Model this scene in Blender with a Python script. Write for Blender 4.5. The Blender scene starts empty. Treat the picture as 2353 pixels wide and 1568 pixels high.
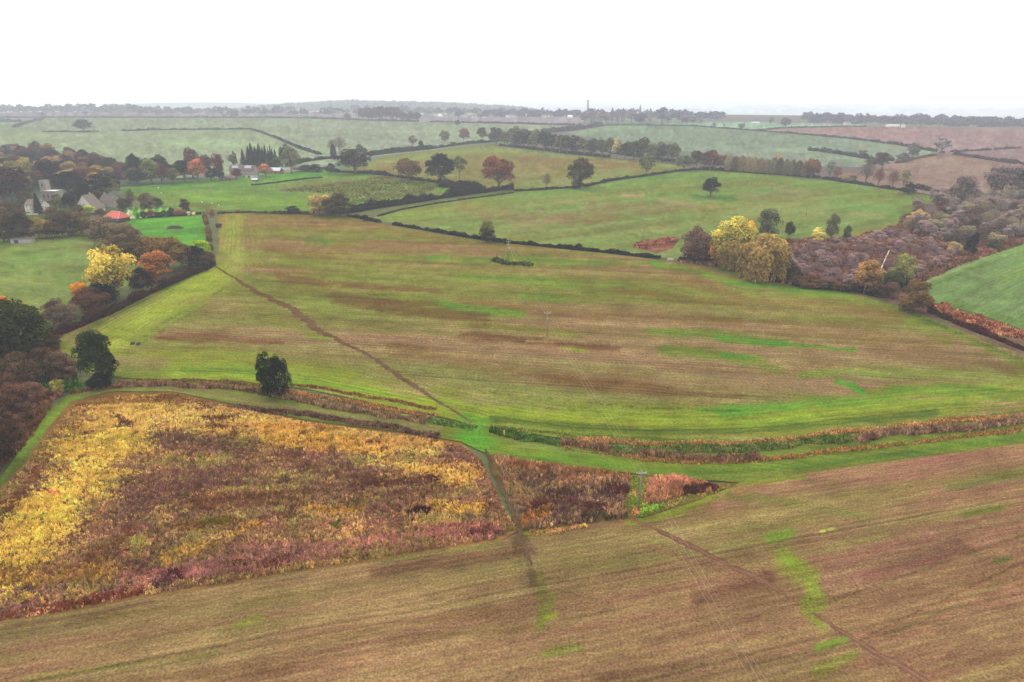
import bpy, math, random
import numpy as np
from mathutils import Vector
from mathutils.geometry import delaunay_2d_cdt

# ------------------------------------------------------------------ camera, sky, sun, exposure
sc = bpy.context.scene
col = sc.collection
H = 84.0                      # drone height, metres
PITCH = math.radians(20.0)
FV, CXV, CYV = 1590.0, 1176.5, 784.0
HAZE_DENSITY = 1.6e-4
FOG = np.array([1.00, 1.05, 1.15])
EXPO = 2.55                   # light level the base colours are measured against

cam_d = bpy.data.cameras.new('camera')
cam_d.sensor_width = 36.0
cam_d.lens = 36.0 * FV / 2353.0
cam_d.clip_start = 1.0
cam_d.clip_end = 60000.0
cam = bpy.data.objects.new('camera', cam_d)
cam.location = (0, 0, H)
cam.rotation_euler = (math.pi / 2 - PITCH, 0, 0)
col.objects.link(cam)
sc.camera = cam

SKY_ZENITH = 2.44
SUN_EL, SUN_AZ = math.radians(48), math.radians(-35)     # high behind thick cloud, front left
world = bpy.data.worlds.new('World')
sc.world = world
world.use_nodes = True
wn = world.node_tree
wn.nodes.clear()
sky = wn.nodes.new('ShaderNodeTexSky')
sky.sky_type = 'NISHITA'
sky.sun_disc = False
sky.sun_elevation = SUN_EL
sky.sun_rotation = SUN_AZ
sky.dust_density = 4.0
hs = wn.nodes.new('ShaderNodeHueSaturation')
hs.inputs['Saturation'].default_value = 0.12
bg1 = wn.nodes.new('ShaderNodeBackground')
bg1.inputs['Strength'].default_value = 0.05
bg2 = wn.nodes.new('ShaderNodeBackground')               # even cloud layer
bg2.inputs['Color'].default_value = (0.975, 0.985, 1.0, 1)
tcw = wn.nodes.new('ShaderNodeTexCoord')
sepw = wn.nodes.new('ShaderNodeSeparateXYZ')
clw = wn.nodes.new('ShaderNodeClamp')
maw = wn.nodes.new('ShaderNodeMath')                     # overcast: dimmer at the horizon, brighter overhead
maw.operation = 'MULTIPLY_ADD'
maw.inputs[1].default_value = SKY_ZENITH - 0.92
maw.inputs[2].default_value = 0.92
wn.links.new(tcw.outputs['Generated'], sepw.inputs[0])
wn.links.new(sepw.outputs['Z'], clw.inputs['Value'])
wn.links.new(clw.outputs[0], maw.inputs[0])
wn.links.new(maw.outputs[0], bg2.inputs['Strength'])
addw = wn.nodes.new('ShaderNodeAddShader')
wo = wn.nodes.new('ShaderNodeOutputWorld')
wn.links.new(sky.outputs[0], hs.inputs['Color'])
wn.links.new(hs.outputs[0], bg1.inputs['Color'])
wn.links.new(bg1.outputs[0], addw.inputs[0])
wn.links.new(bg2.outputs[0], addw.inputs[1])
wn.links.new(addw.outputs[0], wo.inputs['Surface'])

sun_d = bpy.data.lights.new('sun', 'SUN')
sun_d.energy = 1.3
sun_d.angle = math.radians(22)
sun_d.color = (1.0, 0.97, 0.93)
sun = bpy.data.objects.new('sun', sun_d)
dirv = Vector((math.sin(SUN_AZ) * math.cos(SUN_EL), math.cos(SUN_AZ) * math.cos(SUN_EL), math.sin(SUN_EL)))
sun.rotation_euler = dirv.to_track_quat('Z', 'Y').to_euler()
sun.location = (0, 0, 300)
col.objects.link(sun)

sc.view_settings.view_transform = 'Standard'
sc.view_settings.look = 'None'
sc.view_settings.exposure = 0.0
sc.view_settings.gamma = 1.0
sc.view_settings.use_curve_mapping = False
sc.cycles.use_denoising = True
sc.cycles.max_bounces = 5
sc.cycles.diffuse_bounces = 2
sc.cycles.glossy_bounces = 1
sc.cycles.transmission_bounces = 2
sc.cycles.transparent_max_bounces = 6
sc.cycles.volume_bounces = 1

# ------------------------------------------------------------------ maths helpers
CP, SP = math.cos(PITCH), math.sin(PITCH)

def G(x, y, z=0.0):
    """ground point seen at picture position x, y (picture 2353 wide)"""
    a = (np.asarray(x, float) - CXV) / FV
    b = (np.asarray(y, float) - CYV) / FV
    dz = -SP - b * CP
    dy = CP - b * SP
    t = (z - H) / dz
    return np.stack([a * t, dy * t, np.zeros_like(t) + z], -1)

def GP(x, y):
    p = G(float(x), float(y))
    return Vector((float(p[0]), float(p[1]), 0.0))

def height_at(x, yb, yt):
    p = GP(x, yb)
    b = (yt - CYV) / FV
    t = p.y / (CP - b * SP)
    return H + t * (-SP - b * CP)

def mpp(x, y):
    """metres per picture unit at the ground point"""
    p = GP(x, y)
    return (p.y * CP + H * SP) / FV

def lin(c):
    c = np.asarray(c, float) / 255.0
    return np.where(c <= 0.04045, c / 12.92, ((c + 0.055) / 1.055) ** 2.4)

def alb(c, D=0.0, gain=1.0):
    """base colour of a thing that looks like sRGB c from distance D through the haze"""
    T = np.exp(-HAZE_DENSITY * np.asarray(D, float))
    T = T[..., None] if np.ndim(T) else T
    v = (lin(c) - FOG * (1 - T)) / T
    return np.clip(v / EXPO * gain, 0.006, 0.85)

def _hash(ix, iy, seed):
    n = (ix.astype(np.int64) * 374761393 + iy.astype(np.int64) * 668265263 + seed * 982451653) & 0x7fffffff
    n = ((n ^ (n >> 13)) * 1274126177) & 0x7fffffff
    n = (n ^ (n >> 16)) & 0xffff
    return n / 65535.0

def vnoise(x, y, seed=0):
    ix, iy = np.floor(x), np.floor(y)
    fx, fy = x - ix, y - iy
    fx = fx * fx * (3 - 2 * fx)
    fy = fy * fy * (3 - 2 * fy)
    a = _hash(ix, iy, seed); b = _hash(ix + 1, iy, seed)
    c = _hash(ix, iy + 1, seed); d = _hash(ix + 1, iy + 1, seed)
    return (a * (1 - fx) + b * fx) * (1 - fy) + (c * (1 - fx) + d * fx) * fy

def fbm(x, y, seed=0, octv=4):
    s, amp, tot = 0.0, 1.0, 0.0
    for o in range(octv):
        s = s + amp * vnoise(x * 2 ** o, y * 2 ** o, seed + o * 17)
        tot += amp
        amp *= 0.55
    return s / tot

def pts(s):
    return [tuple(float(v) for v in p.split(',')) for p in s.split()]

def seg_dist(P, line):
    """distance and arc length from points P (n,2) to a polyline"""
    best = np.full(len(P), 1e18); arc = np.zeros(len(P)); acc = 0.0
    L = np.asarray(line, float)
    if len(L) == 1:
        return np.hypot(P[:, 0] - L[0, 0], P[:, 1] - L[0, 1]), arc
    for a, b in zip(L[:-1], L[1:]):
        d = b - a
        ln = math.hypot(*d) + 1e-9
        t = np.clip(((P - a) @ d) / (ln * ln), 0, 1)
        q = a + t[:, None] * d
        dd = np.hypot(P[:, 0] - q[:, 0], P[:, 1] - q[:, 1])
        m = dd < best
        best = np.where(m, dd, best)
        arc = np.where(m, acc + t * ln, arc)
        acc += ln
    return best, arc

def inside(P, poly):
    x, y = P[:, 0], P[:, 1]
    r = np.zeros(len(P), bool)
    n = len(poly)
    for i in range(n):
        x0, y0 = poly[i]; x1, y1 = poly[(i + 1) % n]
        c = ((y0 > y) != (y1 > y))
        r ^= c & (x < (x1 - x0) * (y - y0) / ((y1 - y0) if y1 != y0 else 1e-9) + x0)
    return r

def to_v(P):
    """world ground points to picture position"""
    x, y = P[:, 0], P[:, 1]
    zc = y * CP + H * SP
    yc = y * SP - H * CP
    return np.stack([CXV + FV * x / zc, CYV - FV * yc / zc], -1)

# ------------------------------------------------------------------ object helpers
def setp(o, label=None, cat=None, group=None, kind=None):
    if label: o['label'] = label
    if cat: o['category'] = cat
    if group: o['group'] = group
    if kind: o['kind'] = kind
    return o

def mesh_np(name, V, F, mats, facecol=None, lv=None, smooth=False):
    """mesh from arrays; F has a constant number of corners"""
    V = np.ascontiguousarray(V, np.float32); F = np.ascontiguousarray(F, np.int32)
    me = bpy.data.meshes.new(name)
    me.vertices.add(len(V)); me.vertices.foreach_set('co', V.ravel())
    k = F.shape[1]
    me.loops.add(F.size); me.loops.foreach_set('vertex_index', F.ravel())
    me.polygons.add(len(F))
    me.polygons.foreach_set('loop_start', np.arange(0, F.size, k, dtype=np.int32))
    me.polygons.foreach_set('loop_total', np.full(len(F), k, np.int32))
    me.update(calc_edges=True)
    me.validate()
    for m in (mats if isinstance(mats, (list, tuple)) else [mats]):
        me.materials.append(m)
    if lv is not None:
        a = me.attributes.new('lv', 'FLOAT', 'FACE'); a.data.foreach_set('value', np.asarray(lv, np.float32))
    if facecol is not None:
        a = me.attributes.new('tint', 'FLOAT_COLOR', 'FACE')
        c = np.ones((len(F), 4), np.float32); c[:, :3] = facecol
        a.data.foreach_set('color', c.ravel())
    if smooth:
        me.polygons.foreach_set('use_smooth', np.ones(len(F), bool))
    return me

def link(name, me, parent=None, loc=None):
    o = bpy.data.objects.new(name, me)
    col.objects.link(o)
    if parent: o.parent = parent
    if loc is not None: o.location = loc
    return o

def empty(name, loc, rz=0.0, scale=(1, 1, 1)):
    o = bpy.data.objects.new(name, None)
    o.empty_display_size = 0.5
    o.location = loc; o.rotation_euler = (0, 0, rz); o.scale = scale
    col.objects.link(o)
    return o

class MB:
    """collects boxes, prisms and tubes into one mesh"""
    def __init__(self): self.v = []; self.f = []
    def add(self, vs, fs):
        n = len(self.v); self.v += [tuple(p) for p in vs]; self.f += [tuple(i + n for i in f) for f in fs]; return self
    def box(self, c, s, rz=0.0):
        cx, cy, cz = c; a, b, h = s[0] / 2, s[1] / 2, s[2] / 2
        vs = []
        for dz in (-h, h):
            for dx, dy in ((-a, -b), (a, -b), (a, b), (-a, b)):
                vs.append((cx + dx * math.cos(rz) - dy * math.sin(rz), cy + dx * math.sin(rz) + dy * math.cos(rz), cz + dz))
        return self.add(vs, [(3, 2, 1, 0), (4, 5, 6, 7), (0, 1, 5, 4), (1, 2, 6, 5), (2, 3, 7, 6), (3, 0, 4, 7)])
    def tube(self, p, q, r0, r1, n=6):
        p, q = Vector(p), Vector(q); d = (q - p).normalized()
        u = d.orthogonal().normalized(); w = d.cross(u)
        vs = []
        for c, r in ((p, r0), (q, r1)):
            for i in range(n):
                a = 2 * math.pi * i / n
                vs.append(c + u * (r * math.cos(a)) + w * (r * math.sin(a)))
        fs = [(i, (i + 1) % n, n + (i + 1) % n, n + i) for i in range(n)] + [tuple(range(n))[::-1], tuple(range(n, 2 * n))]
        return self.add(vs, fs)
    def build(self, name, mat, parent=None, smooth=False, loc=None):
        me = bpy.data.meshes.new(name); me.from_pydata(self.v, [], self.f); me.materials.append(mat); me.update()
        if smooth:
            for p in me.polygons: p.use_smooth = True
        return link(name, me, parent, loc)

# ------------------------------------------------------------------ materials
def new_mat(name):
    m = bpy.data.materials.new(name); m.use_nodes = True
    nt = m.node_tree; nt.nodes.clear()
    out = nt.nodes.new('ShaderNodeOutputMaterial')
    return m, nt, out

def N(nt, t, **kw):
    n = nt.nodes.new(t)
    for k, v in kw.items(): setattr(n, k, v)
    return n

def leaf_material(name, use_tint=False, transl=0.28):
    m, nt, out = new_mat(name)
    L = nt.links
    at = N(nt, 'ShaderNodeAttribute', attribute_name='lv')
    if use_tint:
        base = N(nt, 'ShaderNodeAttribute', attribute_name='tint').outputs['Color']
    else:
        base = N(nt, 'ShaderNodeObjectInfo').outputs['Color']
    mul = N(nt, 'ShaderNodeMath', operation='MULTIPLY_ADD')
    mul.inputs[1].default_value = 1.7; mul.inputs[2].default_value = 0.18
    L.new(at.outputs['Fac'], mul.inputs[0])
    hsv = N(nt, 'ShaderNodeHueSaturation')
    L.new(mul.outputs[0], hsv.inputs['Value'])
    hue = N(nt, 'ShaderNodeMath', operation='MULTIPLY_ADD')
    fr = N(nt, 'ShaderNodeMath', operation='FRACT')
    m7 = N(nt, 'ShaderNodeMath', operation='MULTIPLY'); m7.inputs[1].default_value = 37.13
    L.new(at.outputs['Fac'], m7.inputs[0]); L.new(m7.outputs[0], fr.inputs[0])
    hue.inputs[1].default_value = 0.05; hue.inputs[2].default_value = 0.475
    L.new(fr.outputs[0], hue.inputs[0]); L.new(hue.outputs[0], hsv.inputs['Hue'])
    L.new(base, hsv.inputs['Color'])
    d = N(nt, 'ShaderNodeBsdfDiffuse'); t = N(nt, 'ShaderNodeBsdfTranslucent')
    mx = N(nt, 'ShaderNodeMixShader'); mx.inputs[0].default_value = transl
    L.new(hsv.outputs[0], d.inputs[0]); L.new(hsv.outputs[0], t.inputs[0])
    L.new(d.outputs[0], mx.inputs[1]); L.new(t.outputs[0], mx.inputs[2]); L.new(mx.outputs[0], out.inputs[0])
    return m

def field_material(name, grain=2.2, streak=0.35, grain_amt=0.5, streak_amt=0.45, speck=0.0, clump=0.12, hue_amt=0.09, rows=0.0, mott=0.5):
    """colour from the sheet's own tint, with sowing rows, plant grain and dark weeds"""
    m, nt, out = new_mat(name)
    L = nt.links
    tint = N(nt, 'ShaderNodeAttribute', attribute_name='tint')
    row = N(nt, 'ShaderNodeAttribute', attribute_name='rowuv')
    geo = N(nt, 'ShaderNodeNewGeometry')
    def noise(src, scale_vec, detail, rough=0.6):
        mp = N(nt, 'ShaderNodeMapping'); mp.inputs['Scale'].default_value = scale_vec
        L.new(src, mp.inputs['Vector'])
        n = N(nt, 'ShaderNodeTexNoise'); n.inputs['Scale'].default_value = 1.0
        n.inputs['Detail'].default_value = detail; n.inputs['Roughness'].default_value = rough
        L.new(mp.outputs[0], n.inputs['Vector'])
        return n.outputs['Fac']
    def madd(x, a, b):
        q = N(nt, 'ShaderNodeMath', operation='MULTIPLY_ADD')
        L.new(x, q.inputs[0]); q.inputs[1].default_value = a; q.inputs[2].default_value = b
        return q.outputs[0]
    def mul(x, y):
        q = N(nt, 'ShaderNodeMath', operation='MULTIPLY'); L.new(x, q.inputs[0]); L.new(y, q.inputs[1]); return q.outputs[0]
    g = noise(geo.outputs['Position'], (grain, grain, grain), 2.0, 0.7)
    c = noise(geo.outputs['Position'], (clump, clump, clump), 4.0, 0.65)
    s = noise(row.outputs['Vector'], (0.018, streak, 1), 3.0, 0.65)
    s2 = noise(row.outputs['Vector'], (0.006, streak * 3.2, 1), 2.0, 0.6)
    v = mul(madd(g, grain_amt * 2, 1 - grain_amt), madd(s, streak_amt * 2, 1 - streak_amt))
    v = mul(v, madd(s2, streak_amt, 1 - streak_amt / 2))
    v = mul(v, madd(c, mott, 1 - mott / 2))
    if rows:
        sx = N(nt, 'ShaderNodeSeparateXYZ'); L.new(row.outputs['Vector'], sx.inputs[0])
        wob = noise(row.outputs['Vector'], (0.03, 0.03, 1), 2.0, 0.5)
        yy = N(nt, 'ShaderNodeMath', operation='ADD'); L.new(sx.outputs['Y'], yy.inputs[0]); L.new(madd(wob, 3.0, -1.5), yy.inputs[1])
        sn = N(nt, 'ShaderNodeMath', operation='SINE'); L.new(madd(yy.outputs[0], 6.2832 / rows, 0), sn.inputs[0])
        brk = noise(row.outputs['Vector'], (0.05, 0.25, 1), 3.0, 0.65)
        amp = N(nt, 'ShaderNodeMath', operation='MULTIPLY'); L.new(sn.outputs[0], amp.inputs[0]); L.new(madd(brk, 0.62, -0.13), amp.inputs[1])
        v = mul(v, madd(amp.outputs[0], 0.34, 1.0))
        fl = N(nt, 'ShaderNodeMath', operation='PINGPONG'); L.new(yy.outputs[0], fl.inputs[0]); fl.inputs[1].default_value = 12.0
        d1 = N(nt, 'ShaderNodeMath', operation='SUBTRACT'); L.new(fl.outputs[0], d1.inputs[0]); d1.inputs[1].default_value = 0.95
        ab = N(nt, 'ShaderNodeMath', operation='ABSOLUTE'); L.new(d1.outputs[0], ab.inputs[0])
        tm = N(nt, 'ShaderNodeMapRange'); L.new(ab.outputs[0], tm.inputs['Value'])
        tm.inputs['From Min'].default_value = 0.15; tm.inputs['From Max'].default_value = 0.45; tm.inputs['To Min'].default_value = 0.74; tm.inputs['To Max'].default_value = 1.0
        v = mul(v, tm.outputs[0])
    g2 = noise(row.outputs['Vector'], (grain * .16, grain * .5, 1), 3.0, 0.7)
    v = mul(v, madd(g2, grain_amt * 1.1, 1 - grain_amt * .55))
    if speck > 0:
        sp = noise(geo.outputs['Position'], (1.1, 1.1, 1.1), 1.0, 0.5)
        cr = N(nt, 'ShaderNodeMapRange'); L.new(sp, cr.inputs['Value'])
        cr.inputs['From Min'].default_value = 0.66; cr.inputs['From Max'].default_value = 0.74
        cr.inputs['To Min'].default_value = 1.0; cr.inputs['To Max'].default_value = 1.0 - speck
        v = mul(v, cr.outputs[0])
    hsv = N(nt, 'ShaderNodeHueSaturation')
    L.new(tint.outputs['Color'], hsv.inputs['Color']); L.new(v, hsv.inputs['Value'])
    h1 = madd(s, 0.07, 0.465)
    hq = N(nt, 'ShaderNodeMath', operation='MULTIPLY_ADD'); L.new(g, hq.inputs[0]); hq.inputs[1].default_value = hue_amt; hq.inputs[2].default_value = -hue_amt / 2
    ha = N(nt, 'ShaderNodeMath', operation='ADD'); L.new(h1, ha.inputs[0]); L.new(hq.outputs[0], ha.inputs[1]); hue = ha.outputs[0]
    L.new(hue, hsv.inputs['Hue'])
    b = N(nt, 'ShaderNodeBsdfDiffuse'); L.new(hsv.outputs[0], b.inputs['Color'])
    bump = N(nt, 'ShaderNodeBump'); bump.inputs['Strength'].default_value = 0.5; bump.inputs['Distance'].default_value = 0.25
    L.new(g, bump.inputs['Height']); L.new(bump.outputs[0], b.inputs['Normal'])
    L.new(b.outputs[0], out.inputs[0])
    return m

def plain_material(name, c, rough=0.8, var=0.25, scale=1.5, metal=0.0):
    """painted or weathered surface with blotchy wear"""
    m, nt, out = new_mat(name)
    L = nt.links
    geo = N(nt, 'ShaderNodeTexCoord')
    n = N(nt, 'ShaderNodeTexNoise'); n.inputs['Scale'].default_value = scale; n.inputs['Detail'].default_value = 5
    L.new(geo.outputs['Object'], n.inputs['Vector'])
    q = N(nt, 'ShaderNodeMath', operation='MULTIPLY_ADD'); L.new(n.outputs['Fac'], q.inputs[0])
    q.inputs[1].default_value = 2 * var; q.inputs[2].default_value = 1 - var
    hsv = N(nt, 'ShaderNodeHueSaturation'); hsv.inputs['Color'].default_value = (*[float(v) for v in c], 1)
    L.new(q.outputs[0], hsv.inputs['Value'])
    b = N(nt, 'ShaderNodeBsdfPrincipled'); b.inputs['Roughness'].default_value = rough; b.inputs['Metallic'].default_value = metal
    L.new(hsv.outputs[0], b.inputs['Base Color']); L.new(b.outputs[0], out.inputs[0])
    return m

M_leaf = leaf_material('foliage')
M_tuft = leaf_material('dry_plants', use_tint=True, transl=0.2)
M_crop = field_material('stubble_and_regrowth', 1.3, 0.30, 0.95, 0.22, 0.45, rows=2.4, mott=0.6)
M_fore = field_material('sown_field', 2.2, 0.55, 0.95, 0.34, 0.5, rows=1.5, mott=0.6, hue_amt=0.12)
M_past = field_material('pasture_grass', 0.8, 0.12, 0.75, 0.22, 0.5, clump=0.07, mott=0.95)
M_farf = field_material('distant_fields', 0.3, 0.09, 0.5, 0.35, 0.0, 0.03, 0.05)
M_track = field_material('trodden_grass', 1.6, 0.6, 0.9, 0.4, 0.45)
M_lawn = field_material('mown_lawn', 1.2, 0.25, 0.4, 0.15, 0.2, clump=0.1, mott=0.7)
M_dirt = field_material('bare_earth', 2.6, 0.8, 0.4, 0.3, 0.2)
M_bark = plain_material('bark', (0.085, 0.07, 0.058), 0.95, 0.4, 3)
M_pole = plain_material('weathered_pole_timber', (0.17, 0.15, 0.125), 0.9, 0.3, 3)
M_wire = plain_material('conductor_wire', (0.34, 0.30, 0.18), 0.6, 0.1, 1)
M_iron = plain_material('galvanised_steel', (0.33, 0.34, 0.35), 0.5, 0.2, 2, 0.4)
M_porc = plain_material('insulator', (0.30, 0.28, 0.25), 0.3, 0.1, 2)
M_glass = plain_material('window_glass', (0.03, 0.035, 0.045), 0.1, 0.2, 1)
M_frame = plain_material('white_paint', (0.72, 0.72, 0.70), 0.5, 0.08, 2)
M_render = plain_material('cream_render', (0.56, 0.51, 0.41), 0.9, 0.16, 0.8)
M_white = plain_material('whitewash', (0.58, 0.54, 0.46), 0.9, 0.1, 0.8)
M_stone = plain_material('limestone', (0.27, 0.23, 0.19), 0.95, 0.35, 1.6)
M_brick = plain_material('red_brick', (0.20, 0.085, 0.065), 0.95, 0.3, 2)
M_roofb = plain_material('brown_roof_tiles', (0.085, 0.062, 0.055), 0.9, 0.35, 2.2)
M_roofg = plain_material('grey_brown_roof_tiles', (0.125, 0.092, 0.072), 0.9, 0.3, 2.2)
M_roofr = plain_material('red_roof_tiles', (0.40, 0.07, 0.045), 0.85, 0.25, 2)
M_roofl = plain_material('grey_roof_sheet', (0.36, 0.36, 0.37), 0.6, 0.2, 1)
M_lead = plain_material('pale_lead_roof', (0.56, 0.55, 0.53), 0.6, 0.15, 1)
M_dark = plain_material('black_timber', (0.022, 0.019, 0.018), 0.8, 0.4, 3)
M_solar = plain_material('solar_glass', (0.30, 0.30, 0.32), 0.25, 0.15, 1)
M_door = plain_material('dark_door', (0.03, 0.025, 0.025), 0.6, 0.2, 2)
M_blue = plain_material('blue_grey_boards', (0.10, 0.12, 0.14), 0.8, 0.2, 2)
M_block = plain_material('concrete_block', (0.30, 0.28, 0.26), 0.95, 0.25, 2)
M_wool = plain_material('white_wool', (0.62, 0.60, 0.55), 1.0, 0.1, 5)
M_bleach = plain_material('bleached_trunk', (0.66, 0.58, 0.50), 0.9, 0.2, 2)
M_yell = plain_material('yellow_plastic', (0.75, 0.55, 0.06), 0.5, 0.05, 2)
M_oran = plain_material('orange_cap', (0.62, 0.20, 0.04), 0.5, 0.05, 2)
M_stonew = plain_material('church_stone', (0.10, 0.095, 0.095), 0.95, 0.2, 0.4)
M_pave = plain_material('pale_gravel', (0.52, 0.47, 0.39), 0.95, 0.15, 3)
M_ware = plain_material('white_warehouse_cladding', (0.85, 0.85, 0.84), 0.5, 0.05, 0.1)
M_mast = plain_material('dark_mast_steel', (0.07, 0.07, 0.08), 0.7, 0.1, 1)
M_far = plain_material('distant_pale_walls', (0.46, 0.45, 0.43), 0.9, 0.15, 0.3)
M_cane = plain_material('cane', (0.45, 0.4, 0.28), 0.9, 0.2, 3)

# ------------------------------------------------------------------ ground sheets
def paint(Pv, D, W, base, strokes, seed, streak_dir, rng=None):
    """own colour of the ground at picture positions Pv: a base colour and patches of other growth"""
    n = len(Pv)
    C = np.asarray(base, float)
    if C.ndim == 1: C = np.tile(C, (n, 1))
    c, s = streak_dir
    al = W[:, 0] * c + W[:, 1] * s
    ac = -W[:, 0] * s + W[:, 1] * c
    ns = fbm(al / 60.0, ac / 7.0, seed, 4)
    ns2 = fbm(al / 25.0 + 31, ac / 3.0, seed + 5, 3)
    ns3 = fbm(W[:, 0] / 9.0, W[:, 1] / 9.0, seed + 9, 4)
    ns4 = vnoise(al / 6.0, ac / 1.1, seed + 13)
    ns5 = fbm(W[:, 0] / 4.0, W[:, 1] / 4.0, seed + 21, 3)
    for line, hw, cc, a in strokes:
        d, _ = seg_dist(Pv, pts(line) if isinstance(line, str) else line)
        d = d / hw + (ns - 0.5) * 1.5 + (ns2 - 0.5) * 1.1 + (ns3 - 0.5) * 0.8 + (ns4 - 0.5) * 0.7
        m = np.clip((1.4 - d) / 1.15, 0, 1)
        m = m * m * (3 - 2 * m) * a
        if rng is not None:
            m = (rng.uniform(0, 1, n) * .85 + ns5 * .4 - .12 < m) * 1.0
        else:
            m = m * np.clip(.45 + 1.1 * ns5 * (.5 + ns4), 0, 1)
        m = m[:, None]
        cc = np.asarray(cc, float)
        if cc[1] > cc[0] + 12: cc = cc + np.array([0.34 * (cc[1] - cc[0]), 0, -4]); cc = np.minimum(cc * 1.07, 245)
        C = C * (1 - m) + cc * m
    C = C * (0.87 + 0.26 * ns[:, None]) * (0.90 + 0.20 * ns3[:, None]) * (0.94 + 0.12 * ns4[:, None])
    C[:, 1] *= 0.93 + 0.14 * ns2
    return C

def sheet(name, poly, step, base, strokes, mat, z, rows, seed, label, head=None, gain=1.13, mottle=None):
    """a field: exact outline, filled with points so that its patches can be stored on it"""
    poly = pts(poly) if isinstance(poly, str) else poly
    rng = np.random.default_rng(seed)
    A = np.array(poly)
    out = []
    for (x0, y0), (x1, y1) in zip(poly, poly[1:] + poly[:1]):
        k = max(1, int(math.hypot(x1 - x0, y1 - y0) / (step * 1.5)))
        for i in range(k):
            t = i / k
            out.append((x0 + (x1 - x0) * t, y0 + (y1 - y0) * t))
    nb = len(out)
    gx = np.arange(A[:, 0].min(), A[:, 0].max(), step); gy = np.arange(A[:, 1].min(), A[:, 1].max(), step * 0.75)
    X, Y = np.meshgrid(gx, gy)
    X = X + (np.arange(X.shape[0]) % 2)[:, None] * step / 2
    P = np.stack([X.ravel(), Y.ravel()], -1) + rng.uniform(-0.2, 0.2, (X.size, 2)) * step
    d, _ = seg_dist(P, out + [out[0]])
    P = P[inside(P, poly) & (d > step * 0.45)]
    allp = np.vstack([np.array(out), P])
    vs, es, fs, *_ = delaunay_2d_cdt([Vector(p) for p in allp], [(i, (i + 1) % nb) for i in range(nb)], [], 1, 1e-4)
    Pv = np.array([(v.x, v.y) for v in vs])
    F = np.array([f for f in fs if len(f) == 3], np.int32)
    W = G(Pv[:, 0], Pv[:, 1])
    a, b = W[F[:, 1]] - W[F[:, 0]], W[F[:, 2]] - W[F[:, 0]]
    flip = (a[:, 0] * b[:, 1] - a[:, 1] * b[:, 0]) < 0
    F[flip] = F[flip][:, ::-1]
    p, q = [GP(*r) for r in rows]
    dv = (q - p).normalized()
    D = np.hypot(np.hypot(W[:, 0], W[:, 1]), H)
    if mottle is not None:
        u, w_ = W[:, 0] * dv.x + W[:, 1] * dv.y, -W[:, 0] * dv.y + W[:, 1] * dv.x
        t = np.clip((fbm(u / 110, w_ / 17, seed + 60, 5) - .36) / .28, 0, 1)[:, None]
        base = np.asarray(base, float) * (1 - t) + np.asarray(mottle, float) * t
    C = paint(Pv, D, W, base, strokes, seed, (dv.x, dv.y))
    C = alb(np.clip(C, 4, 250), D * .85, gain)
    C = C * .93 + C.mean(1, keepdims=True) * .07
    me = mesh_np(name, W, F, mat)
    at = me.attributes.new('tint', 'FLOAT_COLOR', 'POINT')
    c4 = np.ones((len(W), 4), np.float32); c4[:, :3] = C
    at.data.foreach_set('color', c4.ravel())
    al = W[:, 0] * dv.x + W[:, 1] * dv.y
    ac = -W[:, 0] * dv.y + W[:, 1] * dv.x
    if head:
        for line, wd in head:
            L3 = [tuple(GP(*pp))[:2] for pp in pts(line)]
            dd, ar = seg_dist(W[:, :2], L3)
            m = dd < wd
            al = np.where(m, ar, al); ac = np.where(m, dd + 1000, ac)
    uv = np.zeros((len(W), 3), np.float32); uv[:, 0] = al; uv[:, 1] = ac
    at = me.attributes.new('rowuv', 'FLOAT_VECTOR', 'POINT'); at.data.foreach_set('vector', uv.ravel())
    o = link(name, me, loc=(0, 0, z))
    return setp(o, label, 'ground', kind='structure')

def path_sheet(name, line, widths, c, z, label, seed, mat=None, centre=None):
    """a trodden path: ribbon with ragged edges"""
    rng = np.random.default_rng(seed)
    L = [GP(*p) for p in pts(line)]
    # resample
    P = []; Wd = []
    for i in range(len(L) - 1):
        k = max(2, int((L[i + 1] - L[i]).length / 0.8))
        for j in range(k):
            t = j / k
            P.append(L[i].lerp(L[i + 1], t)); Wd.append(widths[i] * (1 - t) + widths[i + 1] * t)
    P.append(L[-1]); Wd.append(widths[-1])
    V = []; n = len(P)
    t = np.arange(n)
    wob = fbm(t / 14.0, t * 0.0, seed, 4) - 0.5
    for i in range(n):
        d = (P[min(i + 1, n - 1)] - P[max(i - 1, 0)]).normalized()
        nrm = Vector((-d.y, d.x, 0))
        ce = P[i] + nrm * (wob[i] * Wd[i] * 1.6)
        for k, s in enumerate((-0.5, -0.28, 0.0, 0.28, 0.5)):
            j = rng.uniform(-0.22, 0.22) * Wd[i] if k in (0, 4) else 0
            q = ce + nrm * (s * Wd[i] + j)
            V.append((q.x, q.y, 0))
    V = np.array(V)
    F = [(i * 5 + k, i * 5 + k + 1, i * 5 + k + 6, i * 5 + k + 5) for i in range(n - 1) for k in range(4)]
    D = np.hypot(np.hypot(V[:, 0], V[:, 1]), H)
    C = np.tile(np.array(c, float), (len(V), 1)) * (0.88 + 0.24 * fbm(V[:, 0] / 3, V[:, 1] / 3, seed, 3))[:, None]
    if centre is not None:
        C[2::5] = np.array(centre, float)
    C = alb(C, D)
    me = mesh_np(name, V, np.array(F)[:, ::-1], mat or M_dirt)
    at = me.attributes.new('tint', 'FLOAT_COLOR', 'POINT'); c4 = np.ones((len(V), 4), np.float32); c4[:, :3] = C
    at.data.foreach_set('color', c4.ravel())
    at = me.attributes.new('rowuv', 'FLOAT_VECTOR', 'POINT'); at.data.foreach_set('vector', np.ascontiguousarray(V, np.float32).ravel())
    o = link(name, me, loc=(0, 0, z))
    return setp(o, label, 'path', kind='structure')

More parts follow.
